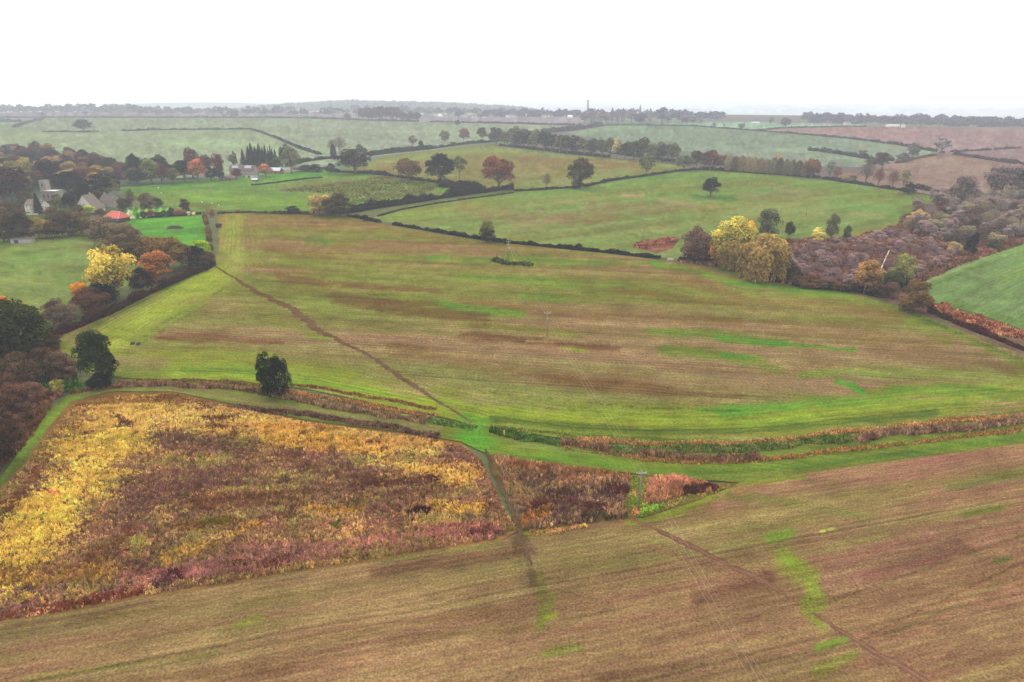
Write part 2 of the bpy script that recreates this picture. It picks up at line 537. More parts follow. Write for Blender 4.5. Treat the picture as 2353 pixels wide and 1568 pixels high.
# base ground to the horizon ------------------------------------------------
def base_ground():
    r = np.concatenate([np.linspace(20, 400, 30), np.geomspace(420, 26000, 80)])
    a = np.radians(np.linspace(-60, 60, 160))
    R, A = np.meshgrid(r, a, indexing='ij')
    V = np.stack([R * np.sin(A), R * np.cos(A), np.zeros_like(R)], -1).reshape(-1, 3)
    # the plain ends at a low scarp; beyond it the land lies in a wide misty vale
    r0 = 3300 - 650 * np.clip((A + .03) / .12, 0, 1)
    t = np.clip((R - r0) / 1700, 0, 1)
    V[:, 2] = (-220 * t * t * (3 - 2 * t)).ravel()
    na = len(a); F = []
    for i in range(len(r) - 1):
        b = i * na + np.arange(na - 1)
        F.append(np.stack([b, b + na, b + na + 1, b + 1], -1))
    F = np.concatenate(F)
    D = np.hypot(V[:, 0], V[:, 1])
    cell = fbm(V[:, 0] / 500, V[:, 1] / 260, 77, 3)
    q = vnoise(np.floor(V[:, 0] / 380 + cell * 2), np.floor(V[:, 1] / 300 + cell), 5)
    near = np.array([118, 122, 78.]); g = np.array([112, 132, 96.]); b = np.array([118, 104, 96.])
    C = np.where((q > 0.5)[:, None], g, b) * (0.9 + 0.2 * cell[:, None])
    C = np.where((D < 700)[:, None], near, C)
    C = lin(C) / EXPO
    me = mesh_np('ground', V, F[:, ::-1], M_farf)
    at = me.attributes.new('tint', 'FLOAT_COLOR', 'POINT'); c4 = np.ones((len(V), 4), np.float32); c4[:, :3] = C
    at.data.foreach_set('color', c4.ravel())
    at = me.attributes.new('rowuv', 'FLOAT_VECTOR', 'POINT'); at.data.foreach_set('vector', np.ascontiguousarray(V, np.float32).ravel())
    o = link('ground', me, loc=(0, 0, -0.25))
    setp(o, 'open farmland running out to the hazy horizon', 'ground', kind='structure')
base_ground()

# near fields ---------------------------------------------------------------
GREEN, VIV, LIME = (98, 138, 50), (66, 148, 38), (136, 156, 62)
BRN, DBRN, STRAW = (130, 100, 68), (112, 84, 60), (168, 148, 92)

sheet('stubble_field',
      '140,772 250,716 350,670 430,632 490,612 503,560 500,500 520,491 700,489 830,501 880,516 1000,536 1120,556 1300,571 1400,583 1520,599 1560,601 1650,614 1780,652 1930,670 2030,692 2130,727 2250,777 2353,817 2520,890 '
      '2520,938 2353,957 2200,965 2000,987 1850,1004 1700,1016 1500,1018 1300,1008 1180,992 1090,977 1000,955 850,924 700,893 600,882 450,872 300,870 200,856 150,830 136,800',
      6.0, (156, 128, 92), [
          # left and lower headlands
          ('536,510 528,560 548,600 500,632', 28, (168, 172, 88), .95),
          ('620,510 590,560 600,620', 16, (150, 142, 84), .6),
          ('480,640 390,695 280,765 215,815 215,850', 40, (148, 166, 68), .95),
          ('150,795 175,835 240,858 420,866', 14, (112, 142, 52), .7),
          ('300,790 400,730 470,690', 8, (120, 146, 52), .7),
          ('260,815 480,812 630,818', 9, (136, 152, 60), .7),
          ('400,852 650,866 800,888 1000,925 1120,955 1300,965 1600,975 1900,955 2120,930 2353,905', 32, (130, 156, 52), .95),
          ('420,850 560,853 650,862', 7, (84, 132, 34), .8),
          ('660,872 780,888 900,905', 9, (90, 148, 36), .8),
          ('980,900 1200,915 1450,935', 10, (134, 146, 58), .6),
          ('1130,960 1300,978 1500,994 1700,990 2000,966 2150,948', 9, (76, 108, 26), .75),
          ('1180,984 1500,1006 1700,1006 1900,990', 5, (126, 148, 50), .6),
          ('1660,945 1900,928 2100,905 2290,890', 14, (84, 146, 50), .8),
          ('1600,945 1700,936 1850,930', 4, (62, 160, 40), .8),
          ('1925,878 1960,886 1980,905', 7, (44, 152, 40), .9),
          ('2200,925 2353,905', 14, (118, 128, 58), .6),
          ('2080,905 2290,885 2340,870', 4, (130, 158, 60), .7),
          # green flushes
          ('700,556 830,560', 8, (118, 136, 66), .6), ('720,549 760,560', 6, (98, 140, 58), .6),
          ('985,594 1030,592', 5, (76, 152, 46), .9),
          ('1060,598 1250,608 1380,602', 9, (94, 136, 54), .65),
          ('1160,588 1400,604 1520,608', 7, (82, 130, 50), .7),
          ('1500,606 1560,614 1620,632 1700,652 1800,664 1960,680', 7, (74, 160, 38), .85),
          ('1620,606 1700,632 1790,655 1950,675', 7, (92, 122, 50), .8),
          ('1055,634 1176,646 1290,652', 8, (96, 138, 54), .7),
          ('1170,640 1330,655', 6, (88, 140, 52), .6), ('1380,656 1440,652', 5, (112, 148, 58), .7),
          ('1011,700 1100,710 1200,722', 8, (78, 148, 42), .8), ('1200,680 1290,690', 6, (86, 142, 46), .5),
          ('1060,740 1200,755 1320,770', 7, (120, 140, 54), .5),
          ('1290,798 1345,806', 6, (108, 158, 44), .95),
          ('1500,760 1640,772 1800,790', 13, (84, 132, 50), .8),
          ('1640,778 1780,790 1880,798 1968,806', 5, (50, 144, 38), .9),
          ('1530,806 1680,822 1790,848', 15, (84, 128, 46), .75),
          ('1660,815 1750,822', 4, (52, 140, 38), .8),
          ('1840,860 1960,852 2030,862', 8, (94, 140, 52), .6),
          ('700,770 770,780', 5, (104, 148, 50), .8), ('640,745 760,768', 9, (136, 142, 62), .5),
          ('560,700 640,730', 9, (138, 140, 64), .5),
          ('800,655 900,672 1000,690', 6, (128, 138, 58), .6),
          ('2040,692 2140,740 2250,790 2400,860', 9, (100, 128, 54), .8),
          ('1960,680 2060,720 2180,790', 8, (112, 136, 56), .6),
          # earth showing
          ('640,510 780,528', 7, (142, 112, 78), .6), ('690,500 720,512', 5, (150, 118, 84), .5),
          ('600,575 800,590', 8, (150, 122, 80), .5),
          ('640,638 800,655 1010,668', 9, (130, 98, 70), .8),
          ('560,615 700,625', 5, (148, 118, 78), .5),
          ('770,690 950,712 1110,735', 14, (124, 96, 66), .75),
          ('1060,690 1400,730 1700,740', 9, (140, 112, 72), .55),
          ('370,778 500,778 640,790', 11, (134, 98, 72), .85),
          ('430,800 560,800', 5, (150, 116, 78), .5),
          ('1060,772 1250,788 1420,806', 11, (116, 86, 62), .8),
          ('900,800 1200,850 1500,880', 16, (134, 106, 70), .6),
          ('1250,870 1500,900 1700,915', 12, (128, 98, 64), .6),
          ('1560,625 1700,690 1900,702 2060,730', 20, (150, 120, 80), .6),
          ('1420,670 1700,700', 8, (138, 108, 70), .6),
          ('1780,745 1960,770 2150,800', 22, (146, 120, 78), .55),
          ('1760,860 1900,840', 10, (146, 116, 80), .5), ('1500,830 1560,850', 12, (138, 110, 72), .4),
          ('2250,820 2330,860', 14, (136, 116, 80), .6),
          ('1210,785 1270,787', 3, (172, 142, 96), .9),
          # wheel lines
          ('2030,692 2130,735 2230,778 2353,830', 1.6, (78, 92, 44), .8),
          ('2045,688 2140,728 2250,775 2353,822', 1.5, (84, 96, 46), .7),
          ('310,788 390,735 470,690 520,660', 1.4, (88, 110, 40), .7), ('322,792 400,742 480,697', 1.4, (88, 110, 40), .7),
          ('160,780 300,706 430,640 480,618', 3.5, (86, 108, 40), .8), ('150,800 165,835 200,856', 3, (92, 120, 44), .7),
          ('1100,900 1300,920 1480,938 1700,945', 1.5, (92, 96, 44), .7),
          ('1250,938 1400,950', 1.2, (92, 96, 44), .5),
          ('1190,985 1330,1000 1520,1010 1800,1008 2050,978 2353,945', 2.0, (76, 100, 34), .8),
          ('1764,828 2044,857', 1.6, (182, 158, 98), .7), ('1180,945 1160,915 1130,945 1110,968', 3, (120, 140, 48), .5),
          ('1225,560 1100,548', 4, (150, 132, 82), .5), ('1075,968 1110,975', 16, (84, 156, 30), .95),
      ], M_crop, 0.0, ((627, 642), (1024, 661)), 11,
      'large stubble field with green regrowth filling the middle of the view', mottle=(136, 138, 74),
      head=[('490,612 503,560 508,500', 22), ('490,615 350,672 250,718 140,775', 26),
            ('300,872 450,874 600,884 700,895 850,926 1000,957 1090,979 1180,994 1300,1010 1500,1020 1700,1018 1850,1006 2000,989 2200,967 2353,959 2520,940', 21)])

sheet('sown_field',
      '-420,1470 0,1431 150,1408 300,1377 500,1346 700,1312 900,1281 1000,1266 1150,1241 1200,1221 1340,1206 1430,1193 1480,1190 1600,1152 1700,1108 1850,1086 2000,1064 2353,1018 2560,990 2700,1100 2900,1760 -500,1760',
      7.0, (160, 124, 86), [
          ('1650,1150 1850,1112 2100,1078 2400,1035', 22, (172, 124, 98), .8),
          ('2010,1078 2200,1055', 8, (176, 122, 100), .6),
          ('1850,1230 2100,1180 2400,1120', 34, (166, 124, 92), .75), ('2150,1130 2400,1100', 12, (170, 124, 98), .7),
          ('1900,1330 2150,1250 2400,1200', 45, (166, 122, 94), .8),
          ('1990,1330 2100,1290 2200,1260', 14, (142, 100, 82), .7),
          ('2000,1470 2200,1400 2420,1320', 40, (164, 120, 88), .75),
          ('2100,1560 2400,1460', 40, (164, 118, 88), .75), ('2250,1400 2400,1360', 18, (166, 116, 92), .7),
          ('1560,1165 1660,1140 1760,1110', 9, (160, 104, 72), .6),
          ('2180,1120 2280,1100 2400,1085', 10, (124, 124, 68), .8), ('1650,1140 1800,1150 2000,1190', 9, (132, 132, 66), .6),
          ('1768,1236 1790,1231 1818,1224', 12, (108, 152, 56), .8), ('1700,1215 1860,1190', 10, (140, 132, 70), .5),
          ('1800,1285 1860,1330 1880,1390', 22, (124, 148, 56), .85), ('1810,1290 1835,1305', 10, (104, 160, 48), .7),
          ('1850,1400 1890,1440', 14, (112, 146, 48), .7), ('1880,1487 1920,1476 1948,1466', 11, (100, 148, 52), .85),
          ('1960,1505 1880,1540', 14, (122, 136, 54), .6),
          ('1232,1330 1262,1380 1240,1440', 13, (134, 136, 58), .75), ('1250,1506 1330,1489', 11, (134, 140, 60), .7),
          ('1255,1420 1275,1412', 6, (128, 150, 44), .7), ('1310,1290 1400,1300 1500,1290', 12, (148, 134, 76), .5),
          ('1490,1245 1560,1235', 8, (136, 140, 68), .6), ('2216,1182 2300,1166', 9, (98, 116, 52), .85), ('2290,1290 2320,1284', 6, (104, 116, 62), .8),
          ('1450,1198 1560,1172 1680,1122', 8, (118, 148, 50), .75), ('1700,1112 1850,1094', 6, (96, 148, 44), .7),
          ('1205,1226 1260,1222', 5, (104, 150, 44), .8), ('850,1290 1000,1272 1150,1248', 4, (122, 130, 62), .6),
          ('1875,1226 1920,1213', 1.8, (176, 206, 70), 1.0),
          ('860,1318 1000,1296 1230,1272', 13, (116, 86, 64), .75), ('1192,1228 1212,1290 1228,1345', 9, (108, 88, 62), .75), ('1180,1240 1192,1285 1200,1310', 4, (106, 86, 60), .7), ('1210,1232 1236,1290 1246,1320', 3, (108, 88, 62), .6), ('1200,1340 1245,1350', 12, (112, 92, 66), .5),
          ('1480,1250 1700,1320', 10, (140, 100, 76), .5), ('1600,1380 1760,1335', 15, (124, 86, 68), .65),
          ('1480,1480 1740,1420', 9, (122, 84, 68), .6), ('1380,1560 1700,1500', 10, (122, 88, 66), .5),
          ('200,1420 600,1380 1000,1310', 6, (128, 104, 62), .5), ('0,1520 300,1480 700,1420', 10, (140, 124, 72), .5),
          ('540,1440 600,1420', 7, (124, 138, 56), .7), ('60,1560 300,1530 500,1500', 9, (134, 132, 62), .6),
          ('300,1420 420,1405 560,1385', 6, (148, 122, 78), .5), ('640,1480 900,1440 1150,1400', 8, (140, 112, 66), .6),
          ('300,1560 800,1530', 14, (128, 98, 64), .5), ('900,1480 1200,1440', 12, (130, 100, 66), .5),
          ('1870,1395 2000,1350 2353,1230', 2.4, (112, 92, 58), .6), ('1990,1462 2120,1400 2353,1292', 2.2, (108, 86, 56), .7),
          ('2060,1450 2300,1340', 6, (140, 124, 70), .6),
          ('0,1445 200,1415 350,1380', 5, (118, 90, 66), .6), ('1640,1130 1660,1138', 6, (186, 148, 104), .7),
      ], M_fore, 0.0, ((639, 1477), (878, 1432)), 23,
      'brown sown field with thin green rows across the foreground', mottle=(150, 128, 80))

sheet('rough_meadow_ground',
      '-260,1300 -120,1200 0,1122 60,1062 110,985 160,925 250,902 400,902 540,932 700,967 900,992 1000,1007 1060,1018 1100,1050 1130,1105 1160,1172 1192,1219 1150,1242 1000,1267 900,1282 700,1313 500,1347 300,1378 150,1409 0,1432 -420,1471',
      9.0, (150, 112, 66), [], M_dirt, 0.02, ((300, 1200), (800, 1150)), 31, 'dry earth and litter under the rough meadow')
sheet('scrub_ground',
      '1122,1046 1250,1064 1400,1082 1460,1092 1520,1097 1640,1112 1702,1109 1660,1128 1600,1151 1480,1189 1430,1193 1340,1205 1200,1220 1165,1150',
      9.0, (128, 104, 62), [('1450,1110 1480,1180', 14, (110, 132, 54), .7), ('1100,1050 1130,1090 1170,1180 1200,1220', 6, (84, 80, 58), .8), ('1470,1180 1510,1165', 6, (110, 180, 70), .8)],
      M_dirt, 0.02, ((1200, 1200), (1500, 1120)), 32, 'weedy ground of the rough corner by the near power pole')
sheet('grass_track',
      '-200,1230 0,1100 50,1030 100,958 150,912 200,890 300,880 450,876 600,890 700,912 850,940 1000,962 1080,975 1180,996 1300,1014 1500,1030 1700,1026 1900,1000 2353,958 2560,935 2560,985 2353,1019 2000,1066 1850,1088 1700,1109 1520,1096 1400,1081 1250,1063 1122,1045 1060,1016 1000,1005 900,990 700,965 540,930 400,900 250,900 165,923 112,983 62,1060 0,1120 -120,1200',
      7.0, (122, 132, 60), [
          ('0,1090 60,1020 120,960 180,915', 12, (112, 156, 58), .9), ('180,910 300,905 450,905', 8, (138, 144, 76), .8),
          ('200,900 450,898 700,940 1000,985', 14, (146, 134, 86), .85),
          ('1090,980 1085,1000 1110,1022', 34, (66, 156, 26), 1.0), ('1120,1020 1200,1040 1300,1055 1450,1072', 8, (86, 142, 30), .8),
          ('1150,1030 1250,1035', 6, (130, 140, 54), .7), ('1250,1040 1500,1075 1750,1075 2000,1050 2353,1003', 10, (96, 138, 44), .8),
          ('1580,1090 1850,1075 2100,1038 2353,1006', 4, (78, 112, 34), .8), ('1500,1072 1750,1066 2000,1042 2353,992', 2.0, (152, 152, 72), .8),
          ('1120,1025 1190,1050 1330,1070', 4, (70, 128, 26), .7),
          ('1180,1020 1280,1032 1400,1045', 5, (120, 146, 84), .7)],
      M_track, 0.012, ((1250, 1050), (1500, 1078)), 33, 'mown grass track running beside the ditch')

PAST = (126, 150, 78)
sheet('paddock', '-250,560 0,552 100,544 215,533 262,562 330,592 330,640 200,700 110,740 0,730 -250,760', 9.0, (136, 150, 90), [
    ('20,600 150,590 250,600', 12, (112, 156, 92), .7), ('0,640 150,650', 12, (140, 158, 92), .6), ('60,690 110,705', 10, (158, 162, 92), .6),
    ('180,560 240,580', 9, (152, 146, 92), .7), ('290,600 300,630', 12, (142, 132, 84), .6), ('-40,600 60,620 178,648', 1.2, (92, 116, 64), .9), ('0,690 80,710', 8, (136, 150, 80), .5)],
    M_past, 0.0, ((0, 640), (200, 660)), 41, 'pale green paddock behind the yellow tree')
sheet('lawn', '285,508 330,503 466,494 484,575 420,572 340,545', 5.0, (112, 166, 82), [('340,520 400,535 470,530', 7, (84, 140, 62), .7), ('330,508 460,500', 5, (102, 176, 74), .6), ('400,560 470,560', 8, (92, 170, 68), .6)],
    M_lawn, 0.01, ((330, 510), (450, 500)), 42, 'bright green mown lawn around the brush heap')
sheet('striped_lawn', '284,482 300,476 392,477 402,488 360,498 300,504', 3.0, (104, 158, 74),
      [('%d,478 %d,490 %d,503' % (x, x - 5, x + 2), 2.4, (176, 206, 128), 1.0) for x in (306, 322, 338, 354, 370, 386)],
      M_lawn, 0.015, ((330, 480), (332, 500)), 43, 'garden lawn mown in pale and dark curving stripes')
sheet('horse_pasture', '270,432 400,421 520,408 640,398 770,390 880,398 1010,418 1118,440 1000,458 850,480 722,494 520,490 462,488 400,478 330,462', 6.0, (130, 156, 94), [
    ('330,432 500,418 620,412 760,397', 9, (96, 158, 84), .8), ('620,405 740,398', 6, (84, 164, 84), .8), ('420,450 560,460 700,470', 12, (124, 166, 84), .7),
    ('330,455 420,468 500,482', 8, (140, 132, 92), .8), ('480,486 560,488', 5, (134, 124, 90), .7),
    ('640,432 740,425 860,412 960,410', 9, (148, 138, 106), .8), ('700,440 800,430 900,425', 8, (142, 150, 104), .7), ('800,425 870,428', 4, (96, 126, 84), .7),
    ('960,428 1040,432', 8, (100, 122, 80), .8), ('760,448 900,445 1000,440', 10, (146, 138, 104), .7), ('860,455 820,470 740,480', 8, (120, 132, 86), .6), ('860,408 900,408', 3, (132, 108, 92), .7)],
    M_past, 0.0, ((300, 440), (500, 430)), 44, 'rough pasture with rushy patches between the farm and the hedge')
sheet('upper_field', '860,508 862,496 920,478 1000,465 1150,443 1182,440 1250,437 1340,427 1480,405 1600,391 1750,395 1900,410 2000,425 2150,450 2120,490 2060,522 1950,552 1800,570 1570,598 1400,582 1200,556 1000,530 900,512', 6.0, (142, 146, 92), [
    ('900,500 1000,490 1100,470', 9, (146, 164, 92), .7), ('1180,455 1330,440 1480,415 1640,398', 12, (116, 154, 98), .8), ('1640,398 1800,402 2000,432', 10, (128, 158, 108), .8),
    ('1060,480 1200,500 1400,500', 16, (158, 136, 98), .7), ('1180,520 1300,505', 9, (166, 138, 106), .6), ('1350,475 1500,480 1640,470', 12, (156, 136, 100), .7),
    ('1430,448 1480,452', 5, (190, 162, 122), .7), ('1520,460 1580,468', 6, (182, 154, 118), .7), ('1280,462 1350,468', 4, (186, 168, 116), .6),
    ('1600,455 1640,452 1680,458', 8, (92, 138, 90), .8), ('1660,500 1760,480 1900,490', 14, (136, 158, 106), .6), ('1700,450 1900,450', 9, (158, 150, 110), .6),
    ('1780,435 1860,440', 5, (176, 158, 122), .6), ('1900,465 2060,485', 12, (112, 158, 100), .7), ('1960,490 2030,500', 5, (172, 160, 112), .6), ('1850,500 2000,520', 8, (150, 152, 104), .5),
    ('1350,560 1480,545 1560,535', 10, (116, 152, 88), .7), ('1000,535 1200,550 1400,570', 8, (132, 148, 84), .6), ('1560,510 1640,520', 9, (124, 160, 98), .6),
    ('1390,554 1450,540 1500,535', 1.2, (112, 118, 76), .7), ('1450,515 1600,488 1680,480', 1.0, (120, 118, 84), .5), ('1480,560 1555,548', 7, (146, 104, 88), .7)],
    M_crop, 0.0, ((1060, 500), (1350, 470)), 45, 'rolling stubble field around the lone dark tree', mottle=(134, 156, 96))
sheet('middle_field', '770,396 845,376 880,360 1000,345 1130,331 1200,338 1320,356 1480,368 1590,384 1480,405 1340,430 1240,438 1190,440 1120,442 1000,420 860,402', 6.0, (150, 146, 104), [
    ('850,380 950,362 1100,345 1200,345 1400,368 1560,382', 8, (142, 164, 116), .8), ('870,385 1000,375 1100,372', 9, (164, 146, 112), .7), ('1200,365 1350,372 1460,380', 9, (158, 130, 104), .7),
    ('1180,385 1280,390', 8, (164, 142, 108), .6), ('1200,425 1300,420 1450,398', 8, (136, 160, 106), .7), ('1180,350 1300,362', 5, (138, 152, 112), .6), ('1250,400 1300,408', 7, (158, 148, 104), .5)],
    M_crop, 0.0, ((1180, 395), (1430, 372)), 46, 'pale striped field behind the copper beech')
# far fields
FARG = (166, 178, 158)
sheet('winter_wheat', '-250,312 0,303 100,304 300,302 575,299 640,321 742,357 780,375 700,392 520,410 420,410 -250,390', 6.0, (164, 174, 148), [
    ('0,312 300,312 500,318', 6, (172, 178, 158), .6), ('380,330 560,332 640,345', 7, (148, 186, 146), .8), ('600,360 720,365', 6, (154, 178, 138), .6), ('200,330 330,340', 6, (164, 168, 150), .5)] +
    [('%d,310 %d,345' % (290 + 8 * k, 345 + 10 * k), 0.7, (176, 182, 158), .8) for k in (0, 1, 4, 5)],
    M_farf, 0.0, ((290, 310), (350, 345)), 51, 'pale green winter wheat field beyond the left wood')
sheet('winter_wheat', '-250,296 0,297 30,294 96,272 400,272 700,273 870,279 1010,283 1180,286 1300,290 1250,305 1180,312 1130,326 1000,345 880,358 780,370 742,357 640,321 575,299 300,302 100,304', 6.0, (166, 174, 156), [
    ('120,290 300,285 560,284', 5, (168, 170, 158), .6), ('640,300 760,310 900,318', 8, (156, 164, 146), .7), ('700,330 800,340 900,348', 7, (164, 170, 144), .7),
    ('720,345 770,352', 4, (150, 182, 142), .8), ('900,300 1100,305', 6, (162, 176, 154), .6), ('660,316 700,328', 5, (158, 154, 138), .6)],
    M_farf, 0.02, ((800, 330), (1000, 320)), 52, 'broad pale field rising to the far hedge on the left')
sheet('winter_wheat', '-200,280 0,280 100,272 96,274 30,294 0,297 -200,300', 6.0, (166, 176, 158), [], M_farf, 0.01, ((0, 280), (100, 272)), 53, 'small pale field corner at the far left edge')
sheet('plough_land', '-250,262 60,258 700,257 1000,262 1300,268 1350,272 1320,288 1180,285 1010,282 870,278 700,272 400,271 -250,271', 8.0, (176, 172, 178), [], M_farf, 0.0, ((0, 262), (700, 260)), 54, 'grey brown ploughland below the wooded hill')
sheet('winter_wheat', '1300,306 1400,289 1480,287 1560,288 1740,300 1950,318 2130,346 2160,352 2040,376 1990,384 1900,384 1750,366 1560,346 1450,335', 6.0, (152, 164, 148), [
    ('1330,303 1420,296 1480,292', 5, (146, 178, 150), .7), ('1780,345 1880,345', 5, (148, 182, 148), .7), ('1860,355 1990,372', 6, (160, 172, 142), .6), ('1700,355 1850,365', 5, (168, 158, 146), .5), ('1960,335 2080,345', 5, (166, 170, 146), .6), ('2090,350 2140,352', 4, (150, 182, 146), .8)],
    M_farf, 0.0, ((1450, 330), (1700, 320)), 55, 'grey green field sloping behind the long tree belt')
sheet('ploughed_field', '1740,301 1800,294 1990,290 2100,290 2353,298 2600,306 2600,330 2353,338 2280,345 2160,351 1950,318', 6.0, (172, 152, 152), [('1900,300 2100,310', 7, (176, 148, 144), .6), ('2200,320 2353,322', 7, (174, 152, 152), .5)], M_farf, 0.0, ((1800, 297), (2300, 340)), 56, 'pinkish brown ploughed field at far right')
sheet('ploughed_field', '2165,352 2280,346 2353,339 2600,331 2600,380 2353,380 2290,373', 6.0, (164, 144, 144), [], M_farf, 0.02, ((2200, 350), (2353, 360)), 57, 'small brown field below the broken far hedge')
sheet('green_field', '1480,286 1560,283 1700,280 1990,287 1980,290 1800,293 1740,299 1560,287', 4.0, (166, 190, 170), [('1650,288 1740,290', 3, (158, 192, 166), .6)], M_farf, 0.02, ((1600, 284), (1900, 290)), 58, 'light green strip of pasture by the far hamlet')
sheet('rough_brown_field', '1990,386 2040,377 2150,355 2215,355 2335,376 2600,400 2500,470 2280,470 2150,452 2000,427 1900,408', 6.0, (164, 142, 132), [('2060,375 2200,370', 7, (176, 158, 144), .7), ('2080,400 2250,410', 9, (160, 134, 128), .6), ('1900,395 1960,390', 6, (150, 122, 116), .6)], M_past, 0.0, ((2000, 400), (2250, 430)), 59, 'rough pinkish brown grassland below the ploughed field')
sheet('green_crop_field', '2112,652 2200,612 2353,556 2600,470 2600,840 2353,758 2250,722 2130,692', 6.0, (130, 152, 98), [
    ('2120,648 2200,618 2353,564', 5, (142, 172, 108), .8), ('2130,660 2230,620 2353,578', 4, (84, 124, 74), .7), ('2150,690 2250,715 2353,745', 8, (98, 138, 78), .6), ('2300,640 2353,620', 14, (124, 160, 92), .6)],
    M_crop, 0.0, ((2130, 690), (2353, 590)), 60, 'lush green crop field at the right edge')
sheet('scrubland', '1545,603 1575,556 1800,545 1945,545 2060,515 2110,470 2150,448 2280,468 2500,470 2600,440 2600,500 2353,558 2200,614 2114,652 2132,694 2353,760 2400,800 2353,822 2250,780 2130,730 2030,694 1930,672 1780,654 1650,616', 8.0, (136, 112, 98), [
    ('1850,640 1960,600 2080,560', 12, (130, 104, 96), .7), ('1960,545 2100,560 2200,560', 9, (146, 112, 96), .7), ('2200,540 2353,500', 12, (148, 116, 106), .6), ('2130,700 2250,740 2353,775', 9, (176, 132, 106), .9), ('2150,720 2260,765 2353,800', 6, (106, 138, 72), .8),
    ('1560,590 1600,600', 8, (124, 138, 76), .8)], M_past, -0.02, ((1700, 620), (2000, 560)), 61, 'reddish scrubby ground of the willow carr')
sheet('yard', '0,470 60,462 280,462 300,500 240,512 60,500', 6.0, (110, 120, 78), [('60,490 130,488', 4, (120, 146, 80), .7)], M_past, 0.01, ((0, 480), (200, 480)), 62, 'shaded garden ground around the village houses')
sheet('pond_weeds', '1460,570 1490,553 1540,548 1560,552 1545,572 1510,582', 4.0, (140, 96, 84), [('1475,562 1550,550', 4, (104, 66, 66), .8), ('1490,575 1540,572', 4, (172, 128, 112), .8)], M_past, 0.03, ((1480, 565), (1550, 555)), 63, 'reddish weed patch by the corner of the hedge')

# paths --------------------------------------------------------------------
path_sheet('footpath', '497,614 540,640 575,660 640,696 700,734 745,765 790,790 850,822 905,856 960,893 1000,920 1045,948 1085,972',
           [.9, 1.4, 2.6, 3.6, 3.8, 3.0, 1.9, 1.6, 2.2, 1.6, 1.1, .9, .9], (128, 104, 84), 0.03, 'trodden brown footpath slanting across the stubble field', 71)
path_sheet('footpath', '1425,1180 1480,1206 1540,1234 1600,1262 1680,1302 1760,1340 1830,1384', [.6, 1.2, 1.4, 1.6, 1.5, 1.3, .5], (140, 104, 84), 0.03, 'reddish footpath running from the near pole over the sown field', 72, centre=(158, 118, 96))
path_sheet('footpath', '1868,1408 1930,1446 2000,1490 2080,1536 2160,1590 2300,1680', [.5, 1.0, 1.4, 1.6, 1.6, 1.6], (144, 106, 86), 0.03, 'reddish footpath leaving the foreground at lower right', 73, centre=(172, 128, 106))
path_sheet('footpath', '1112,1032 1130,1070 1150,1110 1170,1155 1190,1200 1205,1240 1225,1300', [.6, 1.1, 1.2, 1.3, 1.3, 1.0, .3], (118, 98, 76), 0.05, 'dark path through the rough meadow to the ditch crossing', 74)
path_sheet('footpath', '1180,1060 1260,1105 1340,1150 1425,1182', [.8, 1.4, 1.4, 1.2], (120, 110, 70), 0.05, 'faint path through the scrub towards the near pole', 75)
path_sheet('gravel_path', '291,478 294,483 298,487 295,492 291,496 294,501 297,505', [1.6, 1.8, 2.0, 2.2, 2.4, 5.0, 7.0], (232, 220, 190), 0.05, 'pale gravel path curving past the red roofed barn', 76, mat=M_lawn)

# ------------------------------------------------------------------ tree library
def unit(v):
    return v / (np.linalg.norm(v, axis=-1, keepdims=True) + 1e-9)

def cards(P, Nn, size, rng, asp=1.3, vert=False):
    """one small four-sided leaf spray per point, facing roughly along Nn"""
    n = len(P)
    Nn = unit(Nn + rng.normal(0, 0.55, (n, 3)))
    up = rng.normal(0, 1, (n, 3))
    if vert: up = np.tile([0, 0, 1.0], (n, 1)) + rng.normal(0, 0.25, (n, 3))
    U = unit(np.cross(Nn, up)); Wv = unit(np.cross(U, Nn))
    s = (np.asarray(size) * rng.uniform(0.6, 1.35, n))[:, None]
    a, b = U * s * 0.5, Wv * s * 0.5 * asp
    k = rng.uniform(0.35, 1.0, (n, 1))
    V = np.stack([P - a * k - b, P + a - b * 0.4, P + a * k + b, P - a + b * 0.3], 1).reshape(-1, 3)
    return V, np.arange(4 * n).reshape(n, 4)

def sph(n, rng):
    return unit(rng.normal(0, 1, (n, 3)))

